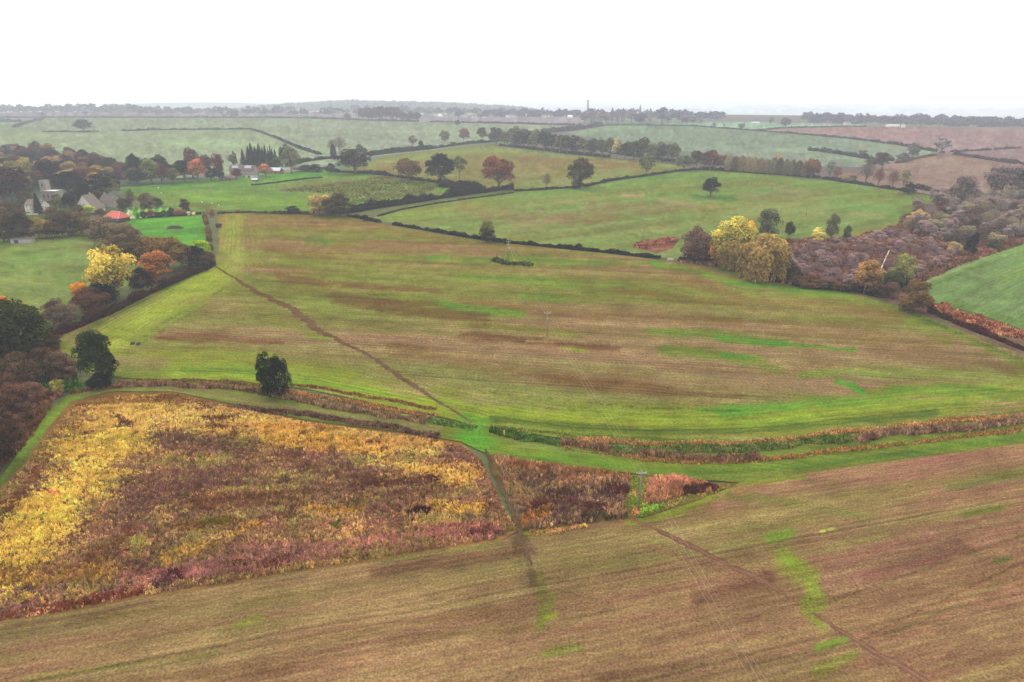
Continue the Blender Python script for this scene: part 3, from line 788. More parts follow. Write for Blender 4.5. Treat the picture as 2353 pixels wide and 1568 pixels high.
def crown(kind, seed, n, leaf):
    rng = np.random.default_rng(seed)
    P = []; Nn = []; B = []; centres = []
    if kind in ('round', 'tall', 'oak', 'bush', 'sparse'):
        cz, rz, rx = {'round': (.53, .46, .47), 'tall': (.52, .47, .44), 'oak': (.54, .44, .48), 'bush': (.44, .52, .48), 'sparse': (.58, .40, .46)}[kind]
        K = {'round': 34, 'tall': 34, 'oak': 44, 'bush': 34, 'sparse': 24}[kind]
        cs = sph(K * 3, rng)
        cs = cs[cs[:, 2] > (-0.75 if kind != 'bush' else -0.9)][:K]
        lop = rng.uniform(0.72, 1.06, (len(cs), 1))
        cs = cs * lop * np.array([rx, rx, rz]) * 0.76 + np.array([0, 0, cz])
        if kind == 'tall':
            cs[:, :2] *= np.clip(1.28 - 0.55 * cs[:, 2:3], 0.45, 1.15)
        cs = np.vstack([cs, [[0, 0, cz]]])
        rr = rng.uniform(0.09, 0.19, len(cs)) * (1.0 if kind != 'oak' else 0.88); rr[-1] = 0.26
        if kind == 'sparse': rr *= 0.8
        per = np.maximum(1, (n * rr ** 2 / (rr ** 2).sum()).astype(int))
        for c, r, k in zip(cs, rr, per):
            d = sph(k, rng)
            low = d[:, 2] < -0.35
            d[low, 2] *= -1
            q = c + d * r * rng.uniform(0.72, 1.08, (k, 1)) * np.array([1.1, 1.1, 0.85])
            P.append(q); Nn.append(d + np.array([0, 0, 0.5]))
            B.append(np.clip(0.46 + rng.normal(0, 0.22) + rng.normal(0, 0.17, k) + (d[:, 2] * 0.24), 0.02, 1))  # leaves on clump tops tinted lighter: a highlight put into their colour
        centres = cs
    elif kind == 'cone':
        z = 1 - np.sqrt(rng.uniform(0.0, 1, n)) * 0.95
        tier = np.floor(z * 13); ph = z * 13 - tier
        a = rng.uniform(0, 2 * math.pi, n)
        lob = 0.8 + 0.28 * np.sin(a * 5 + tier * 2.1) + 0.12 * np.sin(a * 9 + tier)
        r = (1 - z) ** 0.85 * 0.50 * (1.12 - 0.5 * ph) * lob * rng.uniform(0.62, 1.02, n) + 0.01
        P.append(np.stack([r * np.cos(a), r * np.sin(a), z - 0.05 * r], -1))
        Nn.append(np.stack([np.cos(a), np.sin(a), np.full(n, 0.6)], -1)); B.append(np.clip(rng.normal(0.45, 0.16, n) - 0.15 * ph, 0.02, 1))
    elif kind == 'column':
        z = rng.uniform(0.08, 1, n); a = rng.uniform(0, 2 * math.pi, n)
        prof = np.sin(np.clip(z, 0.05, 0.999) ** 0.75 * math.pi) ** 0.55
        r = prof * 0.5 * (0.78 + 0.26 * fbm(a * 1.4, z * 7, seed)) * rng.uniform(0.6, 1.05, n)
        P.append(np.stack([r * np.cos(a), r * np.sin(a), z], -1))
        Nn.append(np.stack([np.cos(a), np.sin(a), np.full(n, 0.7)], -1)); B.append(np.clip(rng.normal(0.48, 0.18, n), 0.02, 1))
    elif kind == 'willow':
        K = 42
        d = sph(K * 2, rng); d = d[d[:, 2] > -0.15][:K]
        cs = d * np.array([0.40, 0.40, 0.36]) * rng.uniform(0.75, 1.05, (len(d), 1)) + np.array([0, 0, 0.6])
        k = n // len(cs)
        for c, dd in zip(cs, d):
            m = k // 2
            q = c + sph(m, rng) * 0.11
            P.append(q); Nn.append(np.tile(dd + [0, 0, .4], (m, 1))); B.append(np.clip(rng.normal(0.58 + 0.1 * dd[2], 0.14, m), 0, 1))
            h = k - m
            fall = rng.uniform(0, 1, h) ** 0.8 * max(0.1, c[2] - 0.05)
            q = c + np.stack([rng.normal(0, .045, h), rng.normal(0, .045, h), -fall], -1)
            q[:, :2] += dd[:2] * 0.08
            P.append(q); Nn.append(np.tile([dd[0], dd[1], 0.1], (h, 1))); B.append(np.clip(rng.normal(0.42, 0.14, h), 0, 1))
        centres = cs[:14]
    elif kind == 'bare':
        K = n
        a = rng.uniform(0, 2 * math.pi, K); el = rng.uniform(0.25, 1.45, K)
        d = np.stack([np.cos(a) * np.cos(el), np.sin(a) * np.cos(el), np.sin(el)], -1)
        ln = rng.uniform(0.25, 1, K) ** 0.6
        q = np.array([0, 0, 0.28]) + d * ln[:, None] * np.array([0.50, 0.50, 0.70]) + rng.normal(0, 0.03, (K, 3))
        P.append(q); Nn.append(np.cross(d, rng.normal(0, 1, (K, 3)))); B.append(np.clip(rng.normal(0.5, 0.2, K), 0, 1))
        centres = np.array([0, 0, 0.28]) + d[:16] * np.array([0.36, 0.36, 0.5])
    P = np.vstack(P); Nn = np.vstack(Nn); B = np.concatenate(B)
    P[:, 2] = np.maximum(P[:, 2], 0.02)
    # scale so that it spans one unit high and one wide
    P[:, 2] *= 1.0 / max(np.percentile(P[:, 2], 98.5), 0.5)
    rad = np.percentile(np.hypot(P[:, 0], P[:, 1]), 98)
    P[:, :2] *= 0.5 / rad
    if kind == 'bare':
        V, F = cards(P, Nn, leaf * 0.55, rng, 3.2)
    elif kind == 'willow':
        V, F = cards(P, Nn, leaf * 0.7, rng, 2.4, vert=True)
    else:
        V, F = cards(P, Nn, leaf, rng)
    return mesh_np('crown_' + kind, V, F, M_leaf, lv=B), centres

def trunk(kind, seed, centres):
    rng = np.random.default_rng(seed + 900)
    m = MB()
    tops = {'cone': 0.9, 'column': 0.8, 'bush': 0.35, 'bare': 0.6}.get(kind, 0.62)
    r0 = {'cone': 0.018, 'column': 0.03, 'bush': 0.03, 'oak': 0.045}.get(kind, 0.034)
    p = Vector((0, 0, -0.01)); seg = 4
    for i in range(seg):
        q = Vector((rng.normal(0, .008), rng.normal(0, .008), tops * (i + 1) / seg))
        m.tube(p, q, r0 * (1 - 0.78 * i / seg), r0 * (1 - 0.78 * (i + 1) / seg), 7); p = q
    for c in list(centres)[:14]:
        b = Vector((0, 0, max(0.12, min(tops, c[2] * 0.55))))
        mid = b.lerp(Vector(c), 0.5) + Vector((0, 0, 0.03))
        m.tube(b, mid, r0 * .45, r0 * .3, 5); m.tube(mid, Vector(c), r0 * .3, r0 * .08, 5)
    me = bpy.data.meshes.new('trunk_' + kind); me.from_pydata(m.v, [], m.f); me.materials.append(M_bark); me.update()
    return me

LIB = {}
def lib(kind, lod):
    key = (kind, lod)
    if key not in LIB:
        nv = 4 if kind in ('round', 'oak', 'bush', 'tall') else 3
        n, leaf = {0: (9000, .026), 1: (4200, .037), 2: (1500, .062)}[lod]
        if kind in ('bare',): n, leaf = int(n * .55), leaf * .8
        if kind == 'sparse': n = int(n * .5)
        if kind == 'willow': n = int(n * 1.4)
        LIB[key] = []
        for s in range(nv):
            me, ce = crown(kind, s * 13 + {'round': 1, 'tall': 2, 'oak': 3, 'bush': 4, 'sparse': 5, 'cone': 6, 'column': 7, 'willow': 8, 'bare': 9}[kind] * 101, n, leaf)
            LIB[key].append((me, trunk(kind, s, ce)))
    return LIB[key]

RT = random.Random(5)
ORD = 'first second third fourth fifth sixth seventh eighth ninth tenth eleventh twelfth thirteenth fourteenth fifteenth sixteenth seventeenth eighteenth nineteenth twentieth twenty-first'.split()
def tree(kind, x, yb, yt, w, c, label, cat='tree', name=None, group=None, gain=3.15, h=None, wm=None, var=None, rz=None):
    """a tree whose foot is at picture position x, yb; its height and spread follow from yt and w"""
    p = GP(x, yb)
    hh = h if h else height_at(x, yb, yt)
    ww = wm if wm else w * mpp(x, yb)
    dist = math.hypot(p.y, H)
    lod = 0 if dist < 270 else (1 if dist < 900 else 2)
    vs = lib(kind, lod)
    me, tr = vs[(var if var is not None else RT.randrange(len(vs))) % len(vs)]
    nm = name or {'bush': 'bush', 'cone': 'conifer', 'willow': 'willow_tree', 'column': 'poplar', 'bare': 'bare_tree'}.get(kind, 'tree')
    root = empty(nm, p, rz if rz is not None else RT.uniform(0, 6.28), (ww, ww, hh))
    bushy = kind == 'bush' or nm in ('bush', 'shrub')
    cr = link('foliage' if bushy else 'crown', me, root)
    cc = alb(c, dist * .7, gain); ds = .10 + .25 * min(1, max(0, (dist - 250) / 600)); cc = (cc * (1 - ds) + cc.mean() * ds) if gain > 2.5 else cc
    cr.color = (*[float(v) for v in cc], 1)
    link('stem' if bushy else 'trunk', tr, root)
    setp(root, label, cat, group)
    return root

# ------------------------------------------------------------------ hedges, reeds, tussocks
def resample(L, step):
    P = [L[0]]
    for a, b in zip(L[:-1], L[1:]):
        k = max(1, int((b - a).length / step))
        for i in range(1, k + 1): P.append(a.lerp(b, i / k))
    return P

def hedge(line, h, w, c, label, seed, gain=3.0, rough=0.42, name='hedge', cat='hedge', group=None, gaps=0.0, world=None):
    rng = np.random.default_rng(seed)
    L = world or [GP(*p) for p in pts(line)]
    dist = sum(math.hypot(math.hypot(p.x, p.y), H) for p in L) / len(L)
    leaf = min(3.0, max(0.30, dist * 0.0013))
    P = resample(L, 0.6 if dist < 600 else 2.0)
    A = np.array([(p.x, p.y) for p in P])
    T = np.gradient(A, axis=0); T = T / (np.linalg.norm(T, axis=1, keepdims=True) + 1e-9)
    Nr = np.stack([-T[:, 1], T[:, 0]], -1)
    s = np.concatenate([[0], np.cumsum(np.linalg.norm(np.diff(A, axis=0), axis=1))])
    prof = np.clip(1 + rough * 3.6 * (fbm(s / (h * 2.6), s * 0, seed, 4) - 0.5) + rough * .9 * (fbm(s / (h * .7), s * 0 + 7, seed + 6, 2) - .5), .35, 1.9)
    if gaps: prof = prof * np.clip((fbm(s / (h * 6), s * 0 + 3, seed + 3, 2) - gaps) * 9, 0, 1)
    n = int(s[-1] * (2 * h + w) / (leaf * leaf * 0.55))
    n = max(40, min(n, 26000))
    i = rng.integers(0, len(P), n)
    t = rng.uniform(0, 1, n) * math.pi
    pw = prof[i]
    rr = rng.uniform(0.72, 1.06, n) * (0.85 + 0.3 * vnoise(s[i] / 0.9, t * 3, seed))
    off = np.cos(t) * w / 2 * rr * np.clip(pw * 1.2, 0, 1)
    z = np.abs(np.sin(t)) ** 0.55 * h * pw * rr
    base = A[i] + T[i] * rng.uniform(-.5, .5, n)[:, None] * (0.6 if dist < 600 else 2.0)
    Q = np.stack([base[:, 0] + Nr[i, 0] * off, base[:, 1] + Nr[i, 1] * off, np.maximum(z, 0.05)], -1)
    Nn = np.stack([Nr[i, 0] * np.cos(t), Nr[i, 1] * np.cos(t), np.sin(t) + .3], -1)
    keep = pw > 0.15
    Q, Nn, i = Q[keep], Nn[keep], i[keep]
    V, F = cards(Q, Nn, leaf, rng)
    lv = np.clip(0.35 + 0.5 * (fbm(s[i] / 2.5, s[i] * 0, seed + 8, 3) - .5) + rng.normal(0, .15, len(i)) + 0.12 * (z[keep] / h), 0, 1)
    # solid woody core
    m = len(P); cv = []; cf = []
    for k in range(m):
        ph = prof[k] * h * 0.72
        for so, zz in ((-.36, 0), (-.30, .8), (.30, .8), (.36, 0)):
            cv.append((A[k, 0] + Nr[k, 0] * so * w * min(1, prof[k]), A[k, 1] + Nr[k, 1] * so * w * min(1, prof[k]), zz * ph))
    for k in range(m - 1):
        if prof[k] > .3 and prof[k + 1] > .3:
            for j in range(3): cf.append((4 * k + j, 4 * k + j + 1, 4 * k + j + 5, 4 * k + j + 4))
    if cf:
        F = np.vstack([F, np.array(cf) + len(V)]); V = np.vstack([V, np.array(cv)]); lv = np.concatenate([lv, np.full(len(cf), 0.1)])
    me = mesh_np(name, V, F, M_leaf, lv=lv)
    o = link(name, me)
    o.color = (*[float(v) for v in alb(c, dist, gain)], 1)
    return setp(o, label, cat, group)

def blades(Q, hgt, wid, Cc, rng, per=5, lean=0.35):
    """tufts: per narrow three-sided blades fanning from every point"""
    n = len(Q)
    idx = np.repeat(np.arange(n), per)
    a = rng.uniform(0, 2 * math.pi, n * per)
    hh = np.asarray(hgt)[idx] * rng.uniform(0.55, 1.15, n * per)
    ww = np.asarray(wid)[idx] * rng.uniform(0.6, 1.3, n * per)
    base = Q[idx] + np.stack([np.cos(a) * ww * .8, np.sin(a) * ww * .8, np.zeros(n * per)], -1)
    ld = rng.uniform(0.0, lean, n * per) * hh
    tip = base + np.stack([np.cos(a) * ld, np.sin(a) * ld, hh], -1)
    b = a + math.pi / 2 + rng.normal(0, .5, n * per)
    side = np.stack([np.cos(b) * ww * .5, np.sin(b) * ww * .5, np.zeros(n * per)], -1)
    V = np.stack([base - side, base + side, tip + side * .7, tip - side * .7], 1).reshape(-1, 3)
    F = np.arange(4 * n * per).reshape(-1, 4)
    lv = np.clip(rng.normal(.5, .12, n)[idx] * .6 + rng.normal(.2, .09, n * per), 0, 1)
    return V, F, Cc[idx], lv

def tussocks(name, poly, dens, base, strokes, hrange, label, seed, cat, wid=0.21, per=7, gain=3.15, hnoise=3.5, extra_h=None, sdir=(1, 0), mosaic=()):
    poly = pts(poly) if isinstance(poly, str) else poly
    rng = np.random.default_rng(seed)
    Wp = np.array([tuple(GP(*p))[:2] for p in poly])
    lo, hi = Wp.min(0), Wp.max(0)
    n = int((hi - lo).prod() * dens)
    Q = rng.uniform(lo, hi, (n, 2))
    Q = Q[inside(Q, [tuple(p) for p in Wp])]
    Pv = to_v(Q)
    W = np.column_stack([Q, np.zeros(len(Q))])
    D = np.hypot(np.hypot(Q[:, 0], Q[:, 1]), H)
    Cb = np.tile(np.asarray(base, float), (len(Q), 1))
    for k, (mc, ms, mt) in enumerate(mosaic):
        pick = fbm(Q[:, 0] / ms, Q[:, 1] / ms, seed + 40 + k, 4) + rng.normal(0, .12, len(Q)) > mt
        Cb[pick] = mc
    C = paint(Pv, D, W, Cb, strokes, seed, sdir, rng)
    cl = fbm(Q[:, 0] / 1.4, Q[:, 1] / 1.4, seed + 2, 3)
    C = C * (0.76 + 0.48 * cl)[:, None] * rng.uniform(0.9, 1.1, (len(Q), 1))
    C = alb(np.clip(C, 5, 250), D, gain)
    hgt = hrange[0] + (hrange[1] - hrange[0]) * np.clip(fbm(Q[:, 0] / hnoise, Q[:, 1] / hnoise, seed + 4, 3) * 1.8 - .4, 0, 1)
    if extra_h:
        for line, hw, mul in extra_h:
            d, _ = seg_dist(Pv, pts(line)); hgt = hgt * np.where(d < hw, mul, 1)
    V, F, Cc, lv = blades(W, hgt, np.full(len(Q), wid), C, rng, per)
    me = mesh_np(name, V, F, M_tuft, facecol=Cc, lv=lv)
    o = link(name, me)
    return setp(o, label, cat, kind='stuff')

def strip(name, line, hw, dens, c1, c2, hrange, label, cat, seed, wid=0.15, per=6, gain=2.3, lean=.35):
    """reeds or grass along a line, hw metres either side"""
    rng = np.random.default_rng(seed)
    L = [GP(*p) for p in pts(line)]
    P = resample(L, 0.5)
    A = np.array([(p.x, p.y) for p in P])
    T = np.gradient(A, axis=0); T /= (np.linalg.norm(T, axis=1, keepdims=True) + 1e-9)
    Nr = np.stack([-T[:, 1], T[:, 0]], -1)
    ln = 0.5 * len(P)
    n = int(ln * 2 * hw * dens * 1.5)
    i = rng.integers(0, len(P), n)
    edge = 0.6 + 0.8 * fbm(i / 9.0, i * 0.0, seed, 3)
    off = rng.uniform(-1, 1, n) * hw * edge + (fbm(i / 22.0, i * 0.0 + 5, seed + 7, 3) - .5) * hw * 2.2
    thin = fbm(i / 11.0, off / 1.5, seed + 12, 3) > .27
    i, off = i[thin], off[thin]; n = len(i)
    Q = A[i] + Nr[i] * off[:, None] + T[i] * rng.uniform(-.4, .4, (n, 1))
    W = np.column_stack([Q, np.zeros(n)])
    D = np.hypot(np.hypot(Q[:, 0], Q[:, 1]), H)
    m = np.clip(fbm(Q[:, 0] / 2.2, Q[:, 1] / 2.2, seed + 1, 3) * 2.4 - .55, 0, 1)[:, None]
    C = np.array(c1, float) * (1 - m) + np.array(c2, float) * m
    C = alb(np.clip(C * rng.uniform(.7, 1.3, (n, 1)), 5, 250), D, gain)
    hgt = (hrange[0] + (hrange[1] - hrange[0]) * fbm(Q[:, 0] / 1.5, Q[:, 1] / 1.5, seed + 4, 2)) * (.55 + .9 * fbm(Q[:, 0] / 6, Q[:, 1] / 6, seed + 3, 2)) * rng.uniform(.7, 1.2, n)
    V, F, Cc, lv = blades(W, hgt, np.full(n, wid), C, rng, per, lean)
    o = link(name, mesh_np(name, V, F, M_tuft, facecol=Cc, lv=lv))
    return setp(o, label, cat, kind='stuff')

YEL, PUR, PINK = (206, 166, 84), (98, 68, 62), (166, 120, 106)
tussocks('meadow_tussocks',
         '-230,1300 -100,1195 10,1128 70,1062 120,990 175,932 260,915 400,908 540,940 700,974 900,1000 1000,1015 1060,1026 1100,1056 1130,1110 1158,1172 1186,1216 1140,1238 1000,1262 900,1277 700,1308 500,1342 300,1373 150,1404 0,1427 -380,1466',
         6.4, (172, 134, 90), [
             ('380,1080 600,1090 900,1110 1040,1120', 75, (140, 104, 86), .36), ('200,1300 500,1260 900,1220', 55, (156, 116, 92), .36),
             ('110,1190 190,1090 260,1010 310,960', 85, (212, 178, 96), .95), ('0,1320 40,1250 120,1180', 70, (212, 182, 92), .9), ('230,950 400,960 560,972', 36, (206, 172, 102), .9),
             ('560,965 700,990 850,1010 1000,1040', 32, (204, 168, 102), .9), ('620,1000 760,1020 900,1050', 26, (206, 162, 88), .8), ('850,1060 950,1075 1080,1100', 34, (208, 166, 94), .85),
             ('1000,1160 1100,1180', 20, (206, 168, 84), .7), ('380,1290 500,1240 600,1210', 16, (198, 156, 82), .6), ('700,1170 820,1180', 12, (196, 150, 78), .6),
             ('360,1010 480,1030 620,1060', 24, (126, 94, 82), .7), ('650,1060 760,1085 860,1100', 20, (120, 84, 68), .85), ('580,1090 450,1110 350,1150 260,1210', 34, (126, 92, 82), .7),
             ('300,1230 240,1270 200,1300', 22, (128, 92, 66), .8), ('450,1160 600,1150 700,1130', 20, (128, 90, 70), .8), ('820,1110 930,1110 1000,1105', 18, (112, 76, 66), .85),
             ('880,1080 920,1085', 14, (132, 96, 74), .7), ('420,1220 520,1200', 16, (132, 98, 62), .8), ('600,1190 680,1185', 12, (120, 84, 70), .7), ('900,1140 1040,1130', 12, (134, 94, 76), .7),
             ('250,1370 420,1320 600,1280 760,1260', 24, (164, 118, 104), .85), ('740,1260 900,1240 1050,1225 1130,1222', 18, (172, 122, 106), .85),
             ('0,1418 150,1396 330,1362', 14, (126, 76, 62), .85), ('360,1350 400,1330', 16, (104, 66, 66), .85), ('600,1300 660,1290', 9, (128, 80, 70), .7), ('1080,1225 1130,1215', 9, (124, 80, 74), .8),
             ('0,1330 120,1330 240,1320', 26, (162, 130, 72), .7), ('0,1380 80,1370', 14, (168, 148, 74), .7), ('-100,1260 0,1180 60,1120 110,1060', 14, (134, 96, 66), .8),
             ('180,930 300,922 420,918', 8, (152, 118, 76), .8), ('420,915 520,930', 8, (132, 100, 74), .7), ('270,960 300,980', 9, (122, 86, 74), .8), ('470,965 560,955', 8, (118, 82, 70), .85),
             ('100,1130 140,1138', 5, (196, 128, 96), .8), ('180,1115 200,1112', 4, (196, 126, 96), .7), ('470,1205 540,1200', 8, (112, 102, 50), .9), ('940,1185 985,1178', 9, (78, 46, 48), .95),
             ('760,1215 780,1208', 6, (124, 134, 62), .8), ('640,1110 660,1105', 8, (104, 92, 66), .7), ('800,1160 830,1150', 7, (108, 96, 64), .6)],
         (0.35, .85), 'dense dry golden and purple brown weeds filling the rough meadow', 81, 'meadow', mosaic=[((186, 150, 98), 9.0, .56), ((144, 110, 92), 6.5, .55), ((160, 122, 92), 4.0, .56), ((124, 92, 80), 12.0, .62), ((150, 134, 80), 7.0, .64)], extra_h=[('940,1187 985,1180', 14, 1.9), ('370,1350 400,1335', 20, 1.5), ('470,1205 540,1200', 12, 1.4)])
tussocks('scrub_weeds',
         '1136,1050 1250,1068 1400,1086 1450,1094 1446,1130 1430,1150 1440,1190 1340,1203 1203,1217 1172,1150', 5.0, (158, 126, 92), [
             ('1180,1070 1300,1085 1440,1100', 16, (150, 108, 78), .7), ('1220,1180 1280,1140 1380,1180', 16, (112, 78, 72), .85), ('1400,1120 1440,1128', 14, (96, 64, 62), .9), ('1210,1200 1260,1180', 12, (176, 126, 76), .7),
             ('1340,1190 1410,1196', 8, (88, 76, 58), .9), ('1290,1110 1380,1110', 12, (176, 128, 92), .7)],
         (0.5, 1.3), 'tangled pinkish brown weeds west of the near power pole', 82, 'weeds', mosaic=[((136, 108, 92), 5.0, .54), ((186, 152, 112), 7.0, .58), ((118, 92, 84), 9.0, .6)])
tussocks('scrub_weeds', '1490,1100 1560,1096 1620,1108 1655,1116 1640,1132 1560,1140 1500,1160 1478,1150', 5.0, (182, 132, 100), [('1580,1132 1650,1118', 8, (98, 68, 64), .95), ('1500,1110 1560,1105', 8, (194, 146, 112), .7)],
         (0.4, 1.1), 'low mound of pink weeds east of the near power pole', 83, 'weeds')
tussocks('pole_grass', '1444,1094 1490,1100 1478,1148 1500,1162 1560,1142 1640,1130 1690,1112 1650,1132 1590,1152 1480,1188 1436,1190 1430,1150', 5.0, (142, 138, 74), [('1470,1178 1510,1165', 5, (116, 176, 72), .9), ('1450,1186 1466,1180', 5, (200, 140, 100), .8)], (.15, .5), 'rank grass around the foot of the near power pole', 85, 'grass', mosaic=[((178, 136, 98), 5.0, .55), ((112, 132, 58), 7.0, .56)])
tussocks('scrub_weeds', '1215,1222 1300,1214 1345,1206 1350,1212 1260,1230 1220,1234', 5.0, (176, 134, 92), [('1330,1212 1346,1208', 5, (222, 172, 84), .9)], (0.3, .7), 'thin tan weeds spilling onto the edge of the sown field', 84, 'weeds')
RED1, RED2 = (122, 70, 54), (146, 96, 74)
strip('reeds', '265,888 400,886 520,892 620,906 700,922 800,940 900,955 982,970', 1.3, 8, (122, 94, 78), (168, 136, 106), (0.61, 1.17), 'reddish brown reed bed in the ditch left of the crossing', 'reeds', 91)
strip('reeds', '545,936 660,950 780,966 900,984 1008,1002', 1.1, 8, (104, 78, 70), (138, 110, 90), (0.56, 1.00), 'dark red dock stems edging the meadow below the ditch', 'reeds', 92)
strip('verge_grass', '640,896 760,916 880,938 1000,958', 1.2, 7, (200, 148, 96), (170, 128, 84), (0.28, 0.56), 'pale straw grass on the far lip of the ditch', 'grass', 93)
strip('verge_weeds', '670,884 760,896 860,914 950,930 1000,940', .8, 6, (132, 88, 66), (150, 116, 76), (0.28, 0.56), 'thin line of brown weeds along the foot of the stubble field', 'weeds', 94)
strip('verge_grass', '275,876 420,874 560,882 640,892', 1.2, 6, (168, 140, 84), (134, 104, 70), (0.22, 0.50), 'tawny grass on the ditch bank near the dark tree', 'grass', 95)
strip('ditch_herbs', '985,964 1040,974 1090,984', 1.3, 8, (88, 118, 58), (118, 142, 76), (0.34, 0.67), 'dark green herbs in the ditch left of the crossing', 'herbs', 96, wid=.2)
strip('ditch_herbs', '1130,990 1200,1002 1288,1016', 1.5, 9, (70, 102, 48), (108, 132, 70), (0.44, 0.89), 'dark green brambles in the ditch right of the crossing', 'herbs', 97, wid=.2)
strip('verge_grass', '1140,984 1220,994 1320,1004', 1.1, 6, (164, 146, 88), (132, 138, 72), (0.22, 0.44), 'tawny grass above the green brambles', 'grass', 98)
strip('reeds', '1288,1018 1340,1024 1400,1036', 1.4, 9, (116, 86, 72), (164, 130, 100), (0.67, 1.23), 'short red reed clump right of the marker post', 'reeds', 99)
strip('verge_grass', '1330,1008 1400,1014 1500,1020 1600,1024 1700,1022 1800,1014 1900,1000 2000,988 2120,976 2353,958 2500,945', 1.3, 7, (206, 162, 106), (176, 134, 86), (0.34, 0.67), 'pale straw grass along the far bank of the right ditch', 'grass', 100)
strip('verge_grass', '1300,1028 1400,1042 1480,1056 1600,1062 1720,1060 1850,1046 1980,1030 2150,1012 2353,986 2500,970', 1.0, 6, (186, 136, 90), (160, 126, 78), (0.28, 0.56), 'tan grass along the near bank of the right ditch', 'grass', 101)
strip('ditch_herbs', '1400,1036 1480,1034 1560,1032 1680,1036 1780,1030 1880,1016 1960,1010', 1.7, 8, (94, 116, 60), (134, 138, 80), (0.44, 0.89), 'tall green herbs along the middle of the right ditch', 'herbs', 102, wid=.2)
strip('reeds', '1470,1044 1560,1050 1650,1054 1740,1050', 1.3, 9, (118, 86, 72), (160, 126, 98), (0.72, 1.23), 'even row of red brown reeds below the green herbs', 'reeds', 103)
strip('reeds', '1965,1010 2060,1000 2150,990 2260,980 2353,968 2500,955', 1.5, 9, (122, 94, 80), (170, 138, 110), (0.67, 1.12), 'purple red reed bed at the right end of the ditch', 'reeds', 104)
strip('marsh_weeds', '2135,704 2200,725 2280,750 2353,778 2420,800', 5.0, 2.6, (196, 146, 116), (150, 100, 80), (.6, 1.5), 'pinkish straw reeds beside the green crop field', 'reeds', 105, wid=.4)
strip('bramble_patch', '90,885 140,888 180,880', 4.0, 3, (70, 104, 52), (92, 124, 60), (.6, 1.4), 'low green brambles between the scrub and the dark tree', 'brambles', 106, wid=.4)
strip('verge_weeds', '165,906 215,895 280,890', 1.0, 7, (128, 84, 70), (150, 104, 86), (0.34, 0.67), 'reddish weeds where the grass track bends', 'weeds', 107)
strip('pond_sedge', '1130,600 1160,604 1200,609 1216,612', 2.2, 3.0, (72, 88, 58), (104, 112, 74), (.8, 1.6), 'dark sedge clump left unploughed under the guyed pole', 'sedge', 108, wid=.4)
strip('pond_sedge', '1466,570 1500,556 1545,550', 4.5, 1.4, (128, 84, 78), (178, 132, 112), (.6, 1.4), 'red brown dock patch by the field gate', 'sedge', 109, wid=.5)
tussocks('marsh_rushes', '640,440 700,428 800,418 880,406 970,408 1000,436 960,450 860,462 760,474 720,470 800,446', .22, (138, 134, 96), [('800,430 900,430', 6, (104, 122, 82), .6)], (.4, .9), 'tawny rushes scattered through the middle of the rough pasture', 110, 'rushes', wid=.5, hnoise=12, gain=2.0)
tussocks('carr_undergrowth', '1560,604 1600,565 1800,556 1945,552 2060,522 2120,472 2280,470 2420,470 2420,535 2353,560 2200,612 2110,652 2060,668 1930,668 1780,650 1650,614', .55, (128, 102, 94), [('1850,640 1960,600 2080,560', 16, (132, 104, 98), .8), ('1960,545 2100,560 2200,570', 9, (166, 128, 106), .7), ('2200,540 2353,500', 14, (158, 124, 108), .7), ('1800,640 1900,655', 8, (110, 84, 70), .7)], (.6, 2.6), 'tangle of purple brown twigs filling the willow carr', 111, 'undergrowth', wid=.8, per=7, hnoise=8)
tussocks('scrub_undergrowth', '-120,900 -60,800 60,780 150,820 175,862 150,895 105,950 60,1020 10,1070 -60,1130 -140,1160', 1.4, (112, 84, 66), [('90,885 170,885', 14, (84, 112, 60), .8), ('0,1000 40,960', 20, (92, 66, 54), .8), ('100,930 150,905', 10, (140, 98, 84), .7)], (.5, 1.5), 'brown weeds and brambles under the left hand shrubs', 112, 'undergrowth', wid=.6, hnoise=5)

# hedges ---------------------------------------------------------------------
hedge('118,776 180,752 250,722 330,682 400,650 440,632', 2.2, 3.2, (84, 70, 60), 'trimmed purple brown hedge slanting along the left of the stubble field', 201, rough=.75)
hedge('440,632 470,622 492,610', 2.0, 2.6, (84, 62, 52), 'short reddish end of the slanting hedge by the footpath', 202)
hedge('500,491 560,489 640,489 715,490', 1.2, 2.4, (104, 92, 70), 'low brown hedge between stubble field and rough pasture', 203, gaps=.2)
hedge('800,498 840,504 872,512', 1.7, 3.5, (74, 76, 58), 'straggling weedy hedge beyond the yellow willow bush', 204)
hedge('905,517 960,526 1040,540 1110,551', 1.7, 2.6, (54, 48, 44), 'dark thin hedge left of the yellow topped shrub', 205, rough=.5)
hedge('1132,555 1200,562 1300,572 1400,582 1440,586 1516,594', 1.9, 2.8, (54, 46, 44), 'dark trimmed hedge running right to the field gate', 206, rough=.45)
hedge('722,490 800,490 850,480 920,470 1000,458 1080,446 1150,438 1178,436', 4.6, 6.5, (72, 68, 60), 'thick overgrown hedge between rough pasture and upper field', 207, rough=.5)
hedge('868,498 920,483 1000,469 1080,457 1180,444', 0.9, 2.0, (92, 96, 66), 'low weedy strip in front of the thick hedge', 208)
hedge('1184,440 1240,437 1300,433 1332,431', 1.8, 3.0, (86, 82, 74), 'low hedge between the copper beech and the olive oak', 209)
hedge('1345,430 1400,416 1480,406 1560,394 1620,389', 2.0, 3.6, (92, 98, 80), 'curving hedge from the olive oak to the willow belt', 210)
hedge('770,396 830,398 880,402 940,412 1000,420 1040,424', 2.6, 5.0, (84, 88, 78), 'bushy hedge along the top of the rough pasture', 211, rough=.5)
hedge('580,427 640,420 700,412 740,409', 1.1, 2.0, (66, 92, 62), 'clipped dark hedge across the pasture below the farm', 212, rough=.25)
hedge('850,358 900,352 960,346 990,343', 6.0, 10.0, (104, 108, 102), 'dense hedge belt left of the three far trees', 213, rough=.3)
